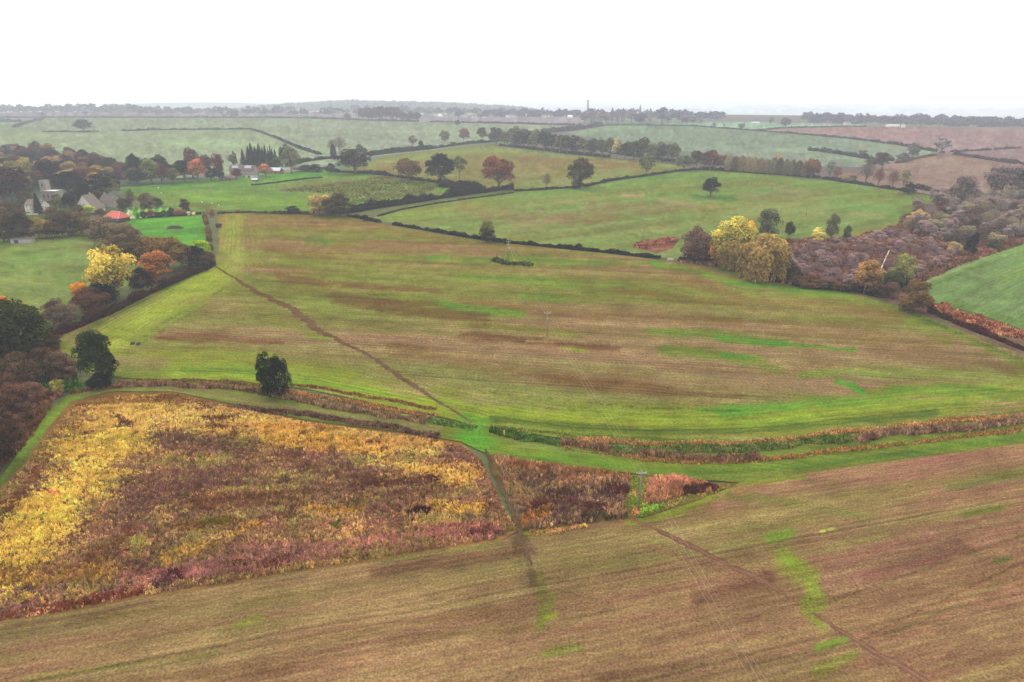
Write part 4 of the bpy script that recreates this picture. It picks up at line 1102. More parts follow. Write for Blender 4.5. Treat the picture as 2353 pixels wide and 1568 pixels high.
hedge('990,343 1060,333 1140,326 1180,318', 3.4, 7.0, (112, 112, 106), 'broken hedge under the three far trees', 214, rough=.6)
hedge('660,383 700,372 745,366 790,362', 3.0, 6.0, (86, 100, 84), 'dark green hedge right of the farm conifers', 215)
hedge('575,298 600,305 640,320 690,342 735,356', 2.8, 5.0, (110, 114, 110), 'slanting hedge running down to the farm', 216, rough=.4)
hedge('280,302 340,300 440,299 575,298', 3.4, 6.0, (112, 112, 116), 'long straight hedge across the pale wheat', 217)
hedge('100,304 160,304 225,304', 2.6, 5.0, (110, 112, 116), 'hedge stub left of the lone field oak', 218, gaps=.25)
hedge('32,294 60,284 100,274', 4.5, 8, (126, 128, 132), 'slanting hedge at the far left edge of the wheat', 219)
hedge('-60,281 0,280 46,281', 6, 10, (134, 134, 142), 'long dark copse edge at the far left margin', 220)
hedge('-100,271 200,271 450,271 700,272 870,278 960,280', 4.0, 8, (144, 140, 148), 'long far hedge under the grey ploughland', 221, rough=.5)
hedge('990,281 1180,285 1320,288', 4.0, 8, (146, 140, 146), 'far hedge running right from the round copse', 222, rough=.4)
hedge('1180,314 1250,306 1320,299 1380,290', 6.5, 16, (126, 120, 118), 'shrubby lane hedge climbing towards the mast', 223, rough=.7)
hedge('1385,289 1480,288 1600,291 1760,303 1860,311', 2.6, 5, (132, 132, 132), 'thin hedge under the skyline trees', 224)
hedge('1860,311 1950,319 2060,333 2150,349', 3.2, 6, (128, 122, 124), 'hedge dividing ploughland from the grey green field', 225)
hedge('1740,300 1800,295 1990,291', 2.4, 5, (132, 132, 136), 'low hedge in front of the far hamlet', 226)
hedge('2160,351 2260,346 2400,337', 2.4, 5, (134, 122, 126), 'broken hedge across the pinkish ploughland', 227, gaps=.3)
hedge('2195,356 2260,366 2340,378 2420,386', 3.5, 7, (120, 108, 110), 'dark hedge above the rough brown field', 228)
hedge('1860,346 1900,350 1950,358 2000,367', 3.5, 8, (114, 108, 110), 'straggling hedge jutting into the grey green field', 229, rough=.8)
hedge('2060,376 2100,366 2150,357', 2.0, 5, (138, 118, 112), 'thin weedy bank at the top of the rough brown field', 230)
hedge('2088,428 2130,438 2180,442 2240,444', 3.0, 7, (100, 84, 82), 'low dark thicket above the willow carr', 231, rough=.7)
hedge('1560,600 1620,606 1680,618 1760,642 1860,660 1960,668 2030,684', 2.4, 4.5, (70, 58, 52), 'dark bramble edge along the foot of the willows', 232, rough=.5)
hedge('2135,716 2200,745 2280,776 2370,812 2440,840', 1.9, 3.0, (86, 60, 54), 'dark red brown scrub edge of the reeds at right', 233, rough=.6)
hedge('470,498 478,530 484,575', 2.0, 3.2, (126, 108, 90), 'ragged brown hedge along the right side of the lawn', 234, rough=.9, gaps=.25)
hedge('340,500 380,497 420,496 462,493', 1.1, 2.0, (76, 84, 56), 'low planted border between the two lawns', 235, rough=.6)
hedge('1016,428 1050,432 1100,436', 6.2, 14, (92, 88, 82), 'rounded grey blackthorn thicket between dark oak and copper beech', 236, rough=.25, name='thicket', cat='thicket')
hedge('1400,352 1500,366 1560,374', 3.0, 5, (78, 78, 72), 'dark understorey along the right of the long tree belt', 237)
hedge('1150,336 1240,345 1330,356 1400,362', 3.5, 6, (86, 88, 82), 'dark understorey along the left of the long tree belt', 238)
hedge('1620,390 1700,395 1800,402 1880,410', 3.2, 6, (90, 92, 84), 'dark hedge bottom under the whip poplars', 239)
hedge('1890,411 1960,422 2040,434 2100,442', 2.4, 5, (96, 82, 80), 'ragged hedge bottom right of the whip poplars', 240, rough=.7)

# ------------------------------------------------------------------ individual trees
DK, OLV, GRY = (44, 48, 40), (92, 92, 66), (92, 90, 84)
tree('tall', 230, 882, 764, 82, (54, 62, 42), 'dark evergreen tree with a leaning top at the left end of the ditch', var=0)
tree('bush', 252, 868, 812, 46, (40, 48, 36), 'dark side shrub pressed against the leaning topped tree', 'bush')
tree('bush', 232, 890, 858, 60, (44, 50, 36), 'low dark skirt of leaves under the leaning topped tree', 'bush')
tree('bush', 620, 914, 814, 52, (48, 56, 34), 'dark upright bushy tree growing out of the ditch, left stem', name='tree', var=1)
tree('bush', 648, 915, 823, 48, (44, 52, 32), 'dark upright bushy tree growing out of the ditch, right stem', name='tree', var=2)
tree('oak', 38, 868, 702, 170, (62, 66, 46), 'big dark green tree at the left edge above the scrub', var=1)
tree('bush', 105, 880, 805, 90, (100, 82, 66), 'brown leaved scrub at the foot of the big left tree', 'bush')
tree('bush', 40, 905, 820, 110, (92, 76, 62), 'brown tangled shrub in the left corner below the big tree', 'bush')
tree('bush', 150, 872, 842, 50, (112, 92, 74), 'small pale brown bush beside the brambles', 'bush')
tree('bush', 10, 960, 872, 110, (96, 72, 58), 'dark reddish shrub on the left edge above the grass track', 'bush')
tree('bush', 55, 960, 915, 60, (104, 78, 66), 'low red brown shrub right above the grass track', 'bush')
tree('bush', -10, 1060, 950, 110, (70, 56, 46), 'very dark shrub cut by the left edge beside the track', 'bush')
tree('bush', 135, 905, 875, 30, (150, 140, 70), 'small yellowish bush at the bramble patch', 'bush')
tree('sparse', 268, 690, 570, 108, (196, 174, 88), 'bright yellow open crowned tree above the slanting hedge', gain=2.4, var=1)
tree('round', 250, 688, 610, 84, (176, 156, 78), 'lower yellow bough mass of the bright yellow tree', gain=2.4)
tree('bush', 188, 700, 652, 36, (214, 148, 56), 'small bright orange tree left of the yellow tree', 'tree', name='tree', gain=2.4)
tree('bush', 2, 722, 682, 44, (212, 138, 52), 'orange treetop at the left edge of the picture', 'tree', name='tree', gain=2.4)
tree('bush', 52, 722, 700, 36, (188, 146, 76), 'pale orange shrub behind the big left tree', 'bush', gain=2.0)
tree('bush', 140, 748, 690, 82, (104, 86, 74), 'grey brown dome shaped shrub at the lower end of the slanting hedge', 'bush')
tree('bush', 215, 718, 662, 84, (88, 68, 60), 'purple brown thicket under the yellow tree', 'bush')
tree('bush', 240, 702, 652, 62, (52, 44, 42), 'nearly black thorn bush under the yellow tree', 'bush')
tree('bush', 328, 668, 618, 56, (62, 52, 48), 'dark thorn bush between yellow and russet trees', 'bush')
tree('round', 366, 646, 582, 76, (150, 98, 56), 'russet orange tree in the slanting hedge')
tree('bush', 352, 650, 612, 44, (146, 90, 54), 'small russet bush at the foot of the russet tree', 'bush')
tree('round', 388, 622, 548, 118, (104, 86, 62), 'wide brown dome tree at the corner of the lawn')
tree('bush', 442, 612, 566, 78, (58, 50, 46), 'dark thorn thicket near the lime shrub', 'bush')
tree('bush', 475, 612, 580, 46, (92, 76, 70), 'grey brown bush at the end of the slanting hedge', 'bush')
tree('round', 466, 594, 553, 48, (142, 166, 58), 'lime green round shrub at the corner of the lawn', 'bush', name='bush', gain=2.4)
tree('bush', 250, 566, 498, 86, (118, 104, 84), 'grey brown bushy willow left of the lawn', 'willow', name='tree')
tree('bush', 290, 588, 520, 96, (104, 90, 74), 'grey brown bushy willow nearest the paddock', 'willow', name='tree')
tree('bush', 330, 600, 548, 84, (88, 78, 64), 'dull brown bush between paddock and lawn', 'bush')
for i, (x, yb, yt, w, c, lb) in enumerate([
        (10, 556, 492, 62, (86, 76, 60), 'brown leaved tree at the left end of the row above the paddock shed'),
        (52, 552, 494, 58, (74, 68, 58), 'dark brown tree behind the paddock shed'),
        (92, 548, 500, 48, (132, 114, 66), 'yellow brown tree second right of the paddock shed'),
        (128, 546, 496, 54, (88, 76, 64), 'brown tree in the middle of the paddock tree row'),
        (164, 542, 494, 50, (80, 72, 62), 'dull brown tree below the dark round conifer'),
        (196, 540, 488, 52, (108, 96, 66), 'olive brown tree at the right end of the paddock row'),
        (222, 548, 508, 44, (92, 78, 66), 'small grey brown tree by the corner of the paddock'),
        (30, 508, 466, 44, (92, 82, 62), 'brown tree crowding the left of the cream cottage'),
        (-14, 520, 470, 56, (110, 94, 64), 'tawny tree cut by the left edge beside the cottages')]):
    tree('bush', x, yb, yt, w + 8, c, lb, name='tree')
tree('round', 205, 494, 474, 30, (178, 182, 74), 'small lime yellow tree between white gable and red barn', gain=2.4)
tree('round', 203, 480, 458, 34, (204, 158, 70), 'small golden tree in front of the white gable', gain=2.4)
tree('cone', 90, 492, 448, 25, (48, 48, 42), 'dark narrow conifer in front of the cream cottage')
tree('tall', 163, 492, 446, 28, (44, 54, 48), 'dark rounded conifer between cottage and white gable house')
tree('tall', 142, 490, 450, 20, (122, 124, 70), 'olive yellow tree left of the dark rounded conifer')
tree('tall', 199, 474, 423, 34, (44, 56, 48), 'dark green conifer standing before the white gable')
tree('oak', 30, 470, 388, 90, (84, 72, 62), 'large brown tree left of the church tower')
tree('oak', 62, 430, 366, 56, (146, 134, 78), 'yellow green crown above the church tower')
tree('oak', 115, 432, 368, 54, (62, 72, 68), 'dark blue green tree behind the church tower')
tree('oak', 160, 452, 396, 66, (46, 46, 52), 'very dark round tree right of the church')
tree('oak', 238, 452, 402, 66, (44, 44, 50), 'very dark round tree behind the brown roofed house')
tree('bush', 340, 478, 446, 44, (102, 90, 78), 'grey brown bush beyond the striped lawn', 'bush')
tree('bush', 364, 476, 456, 22, (70, 72, 66), 'dark shrub at the top corner of the striped lawn', 'bush')
tree('bush', 428, 486, 458, 26, (82, 74, 68), 'dark shrub above the garden border', 'bush')
tree('bare', 304, 480, 436, 24, (100, 92, 84), 'thin bare tree behind the garden of the red barn')
tree('bush', 290, 480, 458, 30, (84, 78, 72), 'dark bush at the garden corner behind the red barn', 'bush')
for x, yb, yt, w, c, lb in [
        (318, 502, 489, 10, (104, 112, 74), 'small pale round shrub at the left end of the garden border'),
        (331, 502, 487, 15, (50, 54, 46), 'dark clipped dome shrub next to the red one'),
        (347, 500, 484, 20, (132, 62, 52), 'clipped dark red dome shrub in the garden border'),
        (364, 500, 488, 16, (54, 66, 48), 'dark clipped dome right of the red shrub'),
        (379, 499, 484, 18, (74, 90, 60), 'green clipped dome in the middle of the border'),
        (394, 497, 478, 18, (64, 76, 52), 'tallest green clipped ball in the border'),
        (411, 496, 482, 22, (148, 92, 66), 'russet shrub in the garden border'),
        (424, 496, 486, 14, (120, 88, 72), 'brown shrub right of the russet one'),
        (489, 498, 484, 14, (132, 84, 72), 'red brown shrub at the top right corner of the lawn'),
        (503, 524, 514, 15, (82, 70, 58), 'small dark bush at the foot of the garden pole')]:
    tree('bush', x, yb, yt, w, c, lb, 'bush')
for x, lb in ((434, 'cream pampas clump left in the garden border'), (446, 'cream pampas clump right in the garden border')):
    tree('bush', x, 496, 487, 10, (226, 216, 176), lb, 'bush', name='pampas_clump', gain=2.45)

for x, yb, yt, w, c, lb in [
        (-20, 850, 770, 90, (84, 76, 56), 'dark olive shrub cut by the left edge under the big tree'), (75, 862, 800, 80, (98, 80, 66), 'brown shrub between the big tree and the dark leaning tree'),
        (150, 862, 822, 56, (110, 90, 70), 'pale brown shrub at the corner of the headland'), (20, 930, 860, 90, (88, 68, 56), 'dark brown shrub in the middle of the left scrub'),
        (80, 925, 880, 60, (110, 82, 68), 'reddish brown shrub above the bend of the grass track'), (-30, 1000, 900, 110, (82, 62, 52), 'dark shrub at the left edge halfway down the track'),
        (30, 1005, 950, 60, (96, 72, 58), 'small brown shrub leaning over the grass track'), (-60, 1110, 1010, 110, (64, 52, 44), 'black brown shrub at the lowest left of the track'),
        (110, 800, 770, 60, (78, 64, 56), 'dark bush at the lower end of the slanting hedge')]:
    tree('bush', x, yb, yt, w, c, lb, 'bush')

for k, (x, yb, yt, w, c) in enumerate([(60, 474, 440, 34, (92, 84, 64)), (134, 476, 448, 24, (88, 82, 62)), (178, 466, 436, 34, (70, 70, 60)), (226, 466, 440, 26, (96, 78, 62)), (282, 482, 456, 26, (98, 88, 70)),
                                       (180, 498, 472, 32, (96, 86, 60)), (232, 502, 480, 26, (100, 84, 62)), (120, 498, 476, 30, (104, 92, 62)), (40, 500, 470, 34, (84, 76, 58)), (152, 510, 484, 34, (90, 80, 60))]):
    tree('bush', x, yb, yt, w, c, ORD[k] + ' leafy garden tree crowding the village houses', name='tree', group='garden trees of the village')
# wood behind the village
wood_cols = {'russet brown': (112, 86, 70), 'purple brown': (98, 80, 74), 'olive': (112, 106, 76), 'dark green': (64, 74, 64), 'golden brown': (142, 120, 74), 'grey brown': (108, 96, 84), 'dull green': (84, 90, 68)}
rngw = random.Random(31)
placed = []
wp = pts('-90,362 0,352 110,356 190,372 260,382 330,392 400,404 470,410 480,419 400,423 290,427 270,446 235,460 190,456 140,446 100,444 70,450 20,472 -90,490')
tries = 0
while len(placed) < 170 and tries < 20000:
    tries += 1
    x, y = rngw.uniform(-80, 478), rngw.uniform(352, 468)
    if not inside(np.array([[x, y]]), wp)[0]: continue
    p = GP(x, y)
    if any((p - q).length < 8.5 for q in placed): continue
    if 80 < x < 150 and y > 440: continue
    placed.append(p)
    k = rngw.choices(list(wood_cols), weights=[4, 4, 2, 3, 2, 3, 2])[0]
    if x > 250 and rngw.random() < .5: k = rngw.choice(['dark green', 'dull green', 'purple brown'])
    hgt = rngw.uniform(13, 18) if x < 230 else rngw.uniform(12.5, 16.5)
    tree(rngw.choice(['round', 'oak', 'round', 'tall']), x, y, 0, 0, wood_cols[k], k + ' tree crowded into the wood behind the village', group='trees of the wood behind the village', gain=3.7, h=hgt, wm=rngw.uniform(13, 19))
for x, yb, yt, w, c, lb in [
        (316, 420, 356, 26, (62, 72, 68), 'dark pine standing up from the right end of the wood'),
        (350, 422, 368, 48, (118, 124, 80), 'pale olive tree at the front of the wood edge'),
        (372, 418, 358, 46, (88, 92, 82), 'grey green tree breaking the right skyline of the wood'),
        (378, 424, 378, 26, (112, 78, 70), 'reddish tree at the front of the wood edge'),
        (424, 418, 370, 42, (76, 76, 64), 'dark olive tree left of the orange one'),
        (443, 408, 343, 40, (110, 92, 80), 'tall brown tree rising behind the orange tree'),
        (456, 418, 368, 44, (172, 112, 76), 'orange tree at the right end of the wood'),
        (474, 408, 358, 32, (108, 74, 68), 'red brown tree right of the orange tree'),
        (502, 410, 355, 32, (118, 78, 76), 'tall maroon tree left of the farmhouse'),
        (486, 416, 388, 26, (58, 70, 62), 'dark green shrubby tree before the maroon tree'),
        (506, 416, 390, 24, (66, 78, 70), 'blue green bushy tree left of the farm sheds'),
        (545, 412, 388, 22, (116, 72, 74), 'maroon shrub before the farmhouse gable'),
        (537, 388, 355, 20, (110, 112, 88), 'olive tree behind the farmhouse roof'),
        (541, 384, 349, 10, (66, 78, 72), 'small dark fir behind the farmhouse roof'),
        (611, 408, 378, 34, (170, 116, 72), 'orange brown tree between farmhouse and barn'),
        (620, 392, 368, 26, (92, 102, 86), 'grey green tree behind the barn roof'),
        (640, 392, 362, 26, (96, 106, 92), 'pale green tree behind the grey barn'),
        (670, 398, 338, 46, (122, 120, 98), 'large round pale tree right of the conifers'),
        (656, 384, 334, 26, (92, 96, 84), 'dark topped tree leaning on the large pale tree')]:
    tree('tall' if w < 28 else 'round', x, yb, yt, w, c, lb)
for k, (x, yt, w) in enumerate([(561, 348, 12), (574, 341, 14), (581, 334, 16), (590, 341, 16), (599, 336, 16), (607, 344, 14), (613, 338, 11), (620, 344, 7), (625, 339, 7), (629, 346, 7), (635, 347, 9)]):
    tree('cone', x, 386, yt, w * 1.5 + 2, (58, 70, 72), 'dark blue green conifer, ' + ORD[k] + ' from the left behind the farm', group='farm conifers')
tree('bush', 705, 394, 380, 44, (88, 94, 84), 'dull green shrubbery beside the farmyard vans', 'bush')
tree('bush', 730, 396, 378, 34, (76, 80, 74), 'dark shrub left of the great grey oak', 'bush')
tree('bush', 760, 398, 376, 26, (86, 90, 80), 'green bush at the foot of the great grey oak', 'bush')

# middle distance
for kind, x, yb, yt, w, c, lb in [
        ('oak', 816, 400, 345, 84, (92, 92, 80), 'great round grey green oak left of the middle field'),
        ('column', 767, 366, 332, 15, (64, 74, 66), 'dark ivy clad column tree above the farm hedge'),
        ('bare', 780, 354, 316, 34, (132, 130, 112), 'pale half bare tree behind the ivy clad column'),
        ('bare', 764, 352, 322, 22, (126, 126, 108), 'pale thin tree left of the half bare one'),
        ('round', 827, 354, 333, 20, (106, 106, 98), 'small grey tree above the great oak'),
        ('round', 838, 356, 341, 14, (94, 94, 92), 'tiny dark tree next to the small grey one'),
        ('sparse', 949, 341, 312, 24, (132, 124, 116), 'pale grey tree at the end of the dense hedge belt'),
        ('tall', 968, 343, 324, 12, (84, 84, 86), 'small dark tree just right of the pale grey one'),
        ('round', 1022, 329, 301, 25, (126, 130, 112), 'olive grey tree, first of three on the broken hedge'),
        ('tall', 1066, 326, 295, 27, (146, 116, 110), 'reddish topped tree, second of three on the broken hedge'),
        ('tall', 1108, 323, 294, 25, (112, 106, 104), 'dark grey tree, third of three on the broken hedge'),
        ('oak', 1051, 292, 276, 12, (116, 122, 118), 'tiny lone tree far out in the pale field'),
        ('oak', 939, 418, 367, 62, (116, 98, 78), 'brown oak with an open crown in the pasture hedge'),
        ('oak', 1012, 424, 356, 72, (72, 70, 64), 'largest dark oak in the pasture hedge'),
        ('sparse', 1056, 412, 360, 34, (106, 110, 86), 'olive half bare tree touching the dark oak'),
        ('oak', 1146, 436, 363, 78, (126, 88, 72), 'copper red beech at the end of the thick hedge'),
        ('oak', 1333, 433, 366, 66, (96, 92, 68), 'olive oak standing in the curving hedge'),
        ('bush', 1325, 434, 412, 34, (72, 74, 60), 'dark bush at the foot of the olive oak'),
        ('bare', 1257, 436, 400, 22, (124, 112, 92), 'small bare tree left of the olive oak'),
        ('tall', 1485, 404, 356, 38, (118, 120, 92), 'pale olive tree alone in the curving hedge'),
        ('round', 1572, 393, 358, 46, (112, 118, 98), 'grey green round tree where the hedge meets the tree belt'),
        ('oak', 1632, 453, 409, 44, (40, 46, 44), 'lone black green tree in the upper field'),
        ('bush', 735, 495, 449, 54, (166, 142, 86), 'yellow willow bush at the end of the thick hedge'),
        ('bush', 776, 497, 447, 70, (84, 80, 60), 'dark willow bush beside the yellow one'),
        ('bush', 671, 490, 475, 36, (60, 58, 52), 'dark round bush in the low pasture hedge'),
        ('bush', 840, 508, 494, 20, (48, 54, 44), 'small dark bush in the weedy hedge gap'),
        ('tall', 1119, 556, 508, 36, (112, 108, 62), 'yellow topped shrub in the dark field hedge'),
        ('bush', 1122, 556, 526, 36, (62, 58, 46), 'dark lower half of the yellow topped shrub'),
        ('bush', 1330, 572, 560, 16, (54, 66, 48), 'small dark holly in the field hedge'),
        ('bush', 1160, 562, 548, 10, (48, 54, 44), 'tiny upright holly near the guyed pole')]:
    tree(kind, x, yb, yt, w, c, lb, 'bush' if kind == 'bush' else 'tree')
# tree belt right of the centre
rngb = random.Random(8)
belt = [(1140, 331, 300), (1160, 335, 304), (1178, 338, 300), (1196, 340, 306), (1214, 343, 308), (1232, 345, 304), (1250, 347, 308), (1268, 349, 312), (1286, 351, 314), (1304, 354, 316),
        (1322, 356, 316), (1342, 358, 322), (1362, 360, 322), (1382, 362, 324), (1402, 364, 322), (1436, 366, 328), (1456, 368, 328), (1478, 370, 324), (1500, 371, 330), (1522, 374, 332), (1544, 377, 334)]
for k, (x, yb, yt) in enumerate(belt):
    c = rngb.choice([(118, 120, 96), (104, 106, 88), (126, 126, 98), (98, 100, 88)])
    tree(rngb.choice(['round', 'tall', 'oak']), x, yb + rngb.uniform(-1, 1), yt - 3 + rngb.uniform(-3, 3), rngb.uniform(30, 40), c,
         'olive grey tree in the long belt, ' + ORD[k] + ' from its left end', group='trees of the long belt')
tree('tall', 1417, 366, 320, 26, (178, 164, 108), 'pale yellow tree in the long belt')
tree('oak', 1186, 336, 291, 24, (116, 122, 110), 'tallest grey green tree at the left end of the belt')
for x, yb, yt, w, c, lb in [(1600, 390, 348, 34, (106, 96, 90), 'grey brown tree left of the maroon tree in the belt'), (1632, 392, 346, 38, (124, 84, 82), 'maroon tree in the belt above the lone tree'), (1618, 390, 352, 30, (126, 94, 86), 'red brown tree beside the maroon one'), (1655, 392, 356, 32, (132, 106, 96), 'pinkish brown tree right of the maroon one')]:
    tree('round', x, yb, yt, w, c, lb)
for k in range(13):
    x = 1674 + k * 14.5
    c = rngb.choice([(142, 126, 100), (128, 122, 102), (156, 140, 100), (112, 106, 92)])
    tree('column', x, 394 + k * 1.15, 358 + k * 0.9 + rngb.uniform(-3, 4), rngb.uniform(18, 26), c, 'thin tawny poplar, ' + ORD[k] + ' from the left in the row above the upper field', group='row of whip poplars')
tree('tall', 1784, 402, 356, 18, (188, 152, 92), 'golden topped poplar in the whip poplar row')
for kind, x, yb, yt, w, c, lb in [
        ('oak', 1864, 411, 367, 42, (132, 98, 84), 'russet oak at the right end of the whip poplars'),
        ('sparse', 1905, 413, 372, 32, (136, 136, 122), 'pale grey thin tree right of the russet oak'),
        ('bare', 1922, 416, 384, 26, (140, 106, 98), 'reddish bare tree in the right hand hedge'),
        ('bush', 1952, 420, 402, 36, (128, 118, 84), 'yellowish bush low in the right hand hedge'),
        ('bare', 1988, 424, 376, 46, (118, 108, 104), 'grey bare tree in the right hand hedge'),
        ('bare', 2017, 430, 390, 26, (122, 92, 88), 'dark red bare tree, left of two alike'),
        ('bare', 2050, 434, 394, 30, (126, 96, 90), 'dark red bare tree, right of two alike'),
        ('sparse', 2074, 436, 390, 30, (150, 136, 104), 'tawny thin tree beside the red bare ones'),
        ('bush', 2086, 446, 424, 34, (76, 66, 62), 'dark thorn bush at the corner of the upper field'),
        ('round', 2026, 390, 352, 42, (108, 92, 94), 'dark tree at the head of the rough brown field'),
        ('round', 2000, 384, 364, 26, (104, 92, 92), 'dark bush left of the head of the brown field'),
        ('tall', 2095, 370, 329, 28, (118, 114, 114), 'tall grey tree above the rough brown field'),
        ('bush', 2074, 374, 352, 32, (118, 112, 110), 'grey bush leaning on the tall grey tree'),
        ('sparse', 2162, 354, 319, 42, (128, 124, 126), 'round grey tree at the corner of the ploughland'),
        ('bush', 1905, 353, 342, 20, (112, 106, 108), 'round bush in the straggling jutting hedge'),
        ('bush', 1981, 363, 346, 22, (112, 106, 108), 'largest bush in the straggling jutting hedge')]:
    tree(kind, x, yb, yt, w, c, lb, 'bush' if kind == 'bush' else 'tree')

# willow carr on the right
for kind, x, yb, yt, w, c, lb in [
        ('bush', 1598, 600, 524, 70, (108, 86, 80), 'purple brown bushy tree at the left end of the willow carr'),
        ('bush', 1612, 604, 560, 40, (88, 72, 66), 'dark bush below the purple brown tree'),
        ('round', 1682, 606, 503, 98, (170, 158, 72), 'large yellow green tree at the front of the willow carr'),
        ('bush', 1640, 604, 552, 36, (190, 146, 64), 'orange yellow bush left of the large yellow tree'),
        ('willow', 1680, 618, 556, 62, (136, 116, 70), 'small drooping golden willow under the yellow tree'),
        ('willow', 1752, 640, 543, 116, (146, 122, 74), 'big drooping golden brown willow'),
        ('round', 1716, 590, 512, 40, (196, 152, 60), 'orange tinted tree right of the large yellow one'),
        ('round', 1763, 556, 482, 54, (100, 102, 82), 'grey green tree rising behind the big willow'),
        ('tall', 1813, 548, 511, 22, (72, 72, 66), 'small dark tree on the skyline of the carr'),
        ('bush', 1880, 556, 524, 34, (190, 178, 88), 'lemon yellow shrub at the back of the carr'),
        ('tall', 1908, 556, 494, 32, (104, 102, 82), 'grey olive tree right of the lemon shrub'),
        ('tall', 1944, 556, 520, 20, (88, 92, 74), 'small olive tree at the back of the carr'),
        ('tall', 2226, 597, 538, 28, (52, 58, 52), 'dark ivy clad tree beside the green crop field'),
        ('bush', 2280, 576, 554, 28, (80, 80, 72), 'dark bush at the top of the green crop field'),
        ('bush', 2192, 586, 558, 34, (150, 132, 88), 'tawny bush left of the dark ivy clad tree'),
        ('round', 2068, 660, 588, 60, (126, 124, 74), 'olive tree right of the white trunk'),
        ('bush', 2045, 664, 622, 52, (78, 88, 64), 'green elder bush below the white trunk'),
        ('bush', 2072, 664, 622, 24, (50, 58, 46), 'dark shrub within the olive tree'),
        ('round', 1985, 676, 602, 68, (144, 112, 72), 'orange brown round tree left of the white trunk'),
        ('bush', 2041, 684, 650, 44, (102, 78, 74), 'purple shrub under the elder bush'),
        ('bush', 2095, 716, 651, 76, (100, 82, 60), 'large round brown bush at the corner of the stubble field'),
        ('bush', 2108, 520, 483, 40, (176, 146, 92), 'straw coloured sallow at the back of the carr'),
        ('bush', 2092, 530, 498, 40, (158, 126, 86), 'tawny sallow below the straw coloured one'),
        ('bush', 2106, 486, 456, 30, (136, 116, 108), 'pinkish grey bush at the corner of the upper field'),
        ('round', 2210, 476, 405, 50, (122, 108, 106), 'tall grey brown tree at the head of the carr'),
        ('round', 2300, 452, 380, 82, (122, 106, 106), 'big grey brown tree near the right edge'),
        ('round', 2352, 456, 385, 60, (124, 108, 104), 'grey brown tree cut by the right edge'),
        ('bush', 1802, 640, 596, 48, (84, 88, 70), 'grey green bush right of the big willow'),
        ('bush', 1820, 645, 610, 40, (80, 74, 64), 'dark bush in the front of the carr')]:
    tree(kind, x, yb, yt, w, c, lb, 'bush' if kind == 'bush' else 'tree')
rngc = random.Random(77)
carr_low = pts('1790,640 1830,580 1960,556 2060,540 2150,560 2210,590 2110,640 2040,655 1930,662')
carr_high = pts('2040,545 2110,500 2150,455 2260,450 2420,440 2420,530 2353,548 2200,600 2150,560')
cols_low = {'purple': (126, 102, 102), 'reddish brown': (130, 104, 94), 'mauve brown': (140, 116, 112)}
cols_high = {'grey brown': (130, 118, 112), 'mauve brown': (136, 116, 112), 'olive brown': (134, 124, 98), 'dark brown': (100, 88, 84)}
got = []
for poly, cd, nmax, hr, sp, nm in ((carr_low, cols_low, 120, (3.0, 6.5), 4.6, 'low'), (carr_high, cols_high, 105, (5.0, 11.0), 6.2, 'high')):
    k = 0; tries = 0
    while k < nmax and tries < 8000:
        tries += 1
        A = np.array(poly); x = rngc.uniform(A[:, 0].min(), A[:, 0].max()); y = rngc.uniform(A[:, 1].min(), A[:, 1].max())
        if not inside(np.array([[x, y]]), poly)[0]: continue
        p = GP(x, y)
        if any((p - q).length < sp for q in got): continue
        got.append(p); k += 1
        cn = rngc.choice(list(cd)); hh = rngc.uniform(*hr)
        if nm == 'low':
            tree(rngc.choice(['bare', 'bare', 'tall', 'bush', 'sparse']), x, y, 0, 0, cd[cn], cn + ' willow bush in the low middle of the carr', 'bush', name='bush', group='low willow bushes of the carr', h=hh, wm=rngc.uniform(4, 8))
        else:
            tree(rngc.choice(['bush', 'round', 'bare', 'bare', 'sparse']), x, y, 0, 0, cd[cn], cn + ' sallow tree in the upper right of the carr', 'bush', name='bush', group='upper sallow trees of the carr', h=hh, wm=rngc.uniform(8, 13))  # taller trees of the carr, only named and filed as bushes
for x, y, hh in [(1850, 660, 3.2), (1880, 662, 3.6), (1912, 664, 3.2), (1940, 667, 3.4), (1835, 655, 3.6), (2015, 680, 3.6)]:
    tree('bush', x, y, 0, 0, (92, 76, 66), 'dark bramble bush on the front edge of the carr', 'bush', group='front bramble bushes of the carr', h=hh, wm=9)

# far trees ----------------------------------------------------------------
tree('oak', 194, 305, 276, 40, (98, 98, 108), 'lone round oak in the far wheat hedge')
tree('bare', 100, 274, 258, 18, (142, 144, 152), 'far bare tree on the hedge at left')
tree('oak', 198, 272, 246, 18, (158, 162, 174), 'hazy far tree above the lone oak')
tree('tall', 541, 272, 254, 19, (138, 138, 148), 'dark far tree on the long hedge')
tree('bush', 462, 272, 265, 12, (142, 142, 150), 'small far bush on the long hedge', 'bush')
tree('bush', 517, 271, 256, 16, (160, 164, 174), 'hazy pale far tree left of the dark far tree', 'tree', name='tree')
tree('round', 799, 279, 260, 17, (146, 138, 146), 'reddish far tree left of the round copse')
tree('tall', 1030, 270, 255, 7, (152, 156, 168), 'narrow hazy tree left of the far oak')
tree('oak', 1054, 272, 255, 25, (138, 142, 154), 'wide hazy oak far beyond the pale field')
tree('oak', 1104, 274, 260, 16, (146, 148, 160), 'small hazy oak right of the wide one')
rngf = random.Random(12)
for k in range(17):
    x = 832 + k * 8.0
    tree(rngf.choice(['round', 'oak']), x, 280 - rngf.uniform(0, 4), 0, 0, rngf.choice([(134, 126, 136), (140, 130, 138), (130, 126, 140)]), 'grey brown tree of the far round copse, ' + ORD[k] + ' from the left', group='round far copse', h=(36 if k < 11 else 27) + rngf.uniform(-3, 4) - abs(k - 6) * .6, wm=rngf.uniform(18, 26))
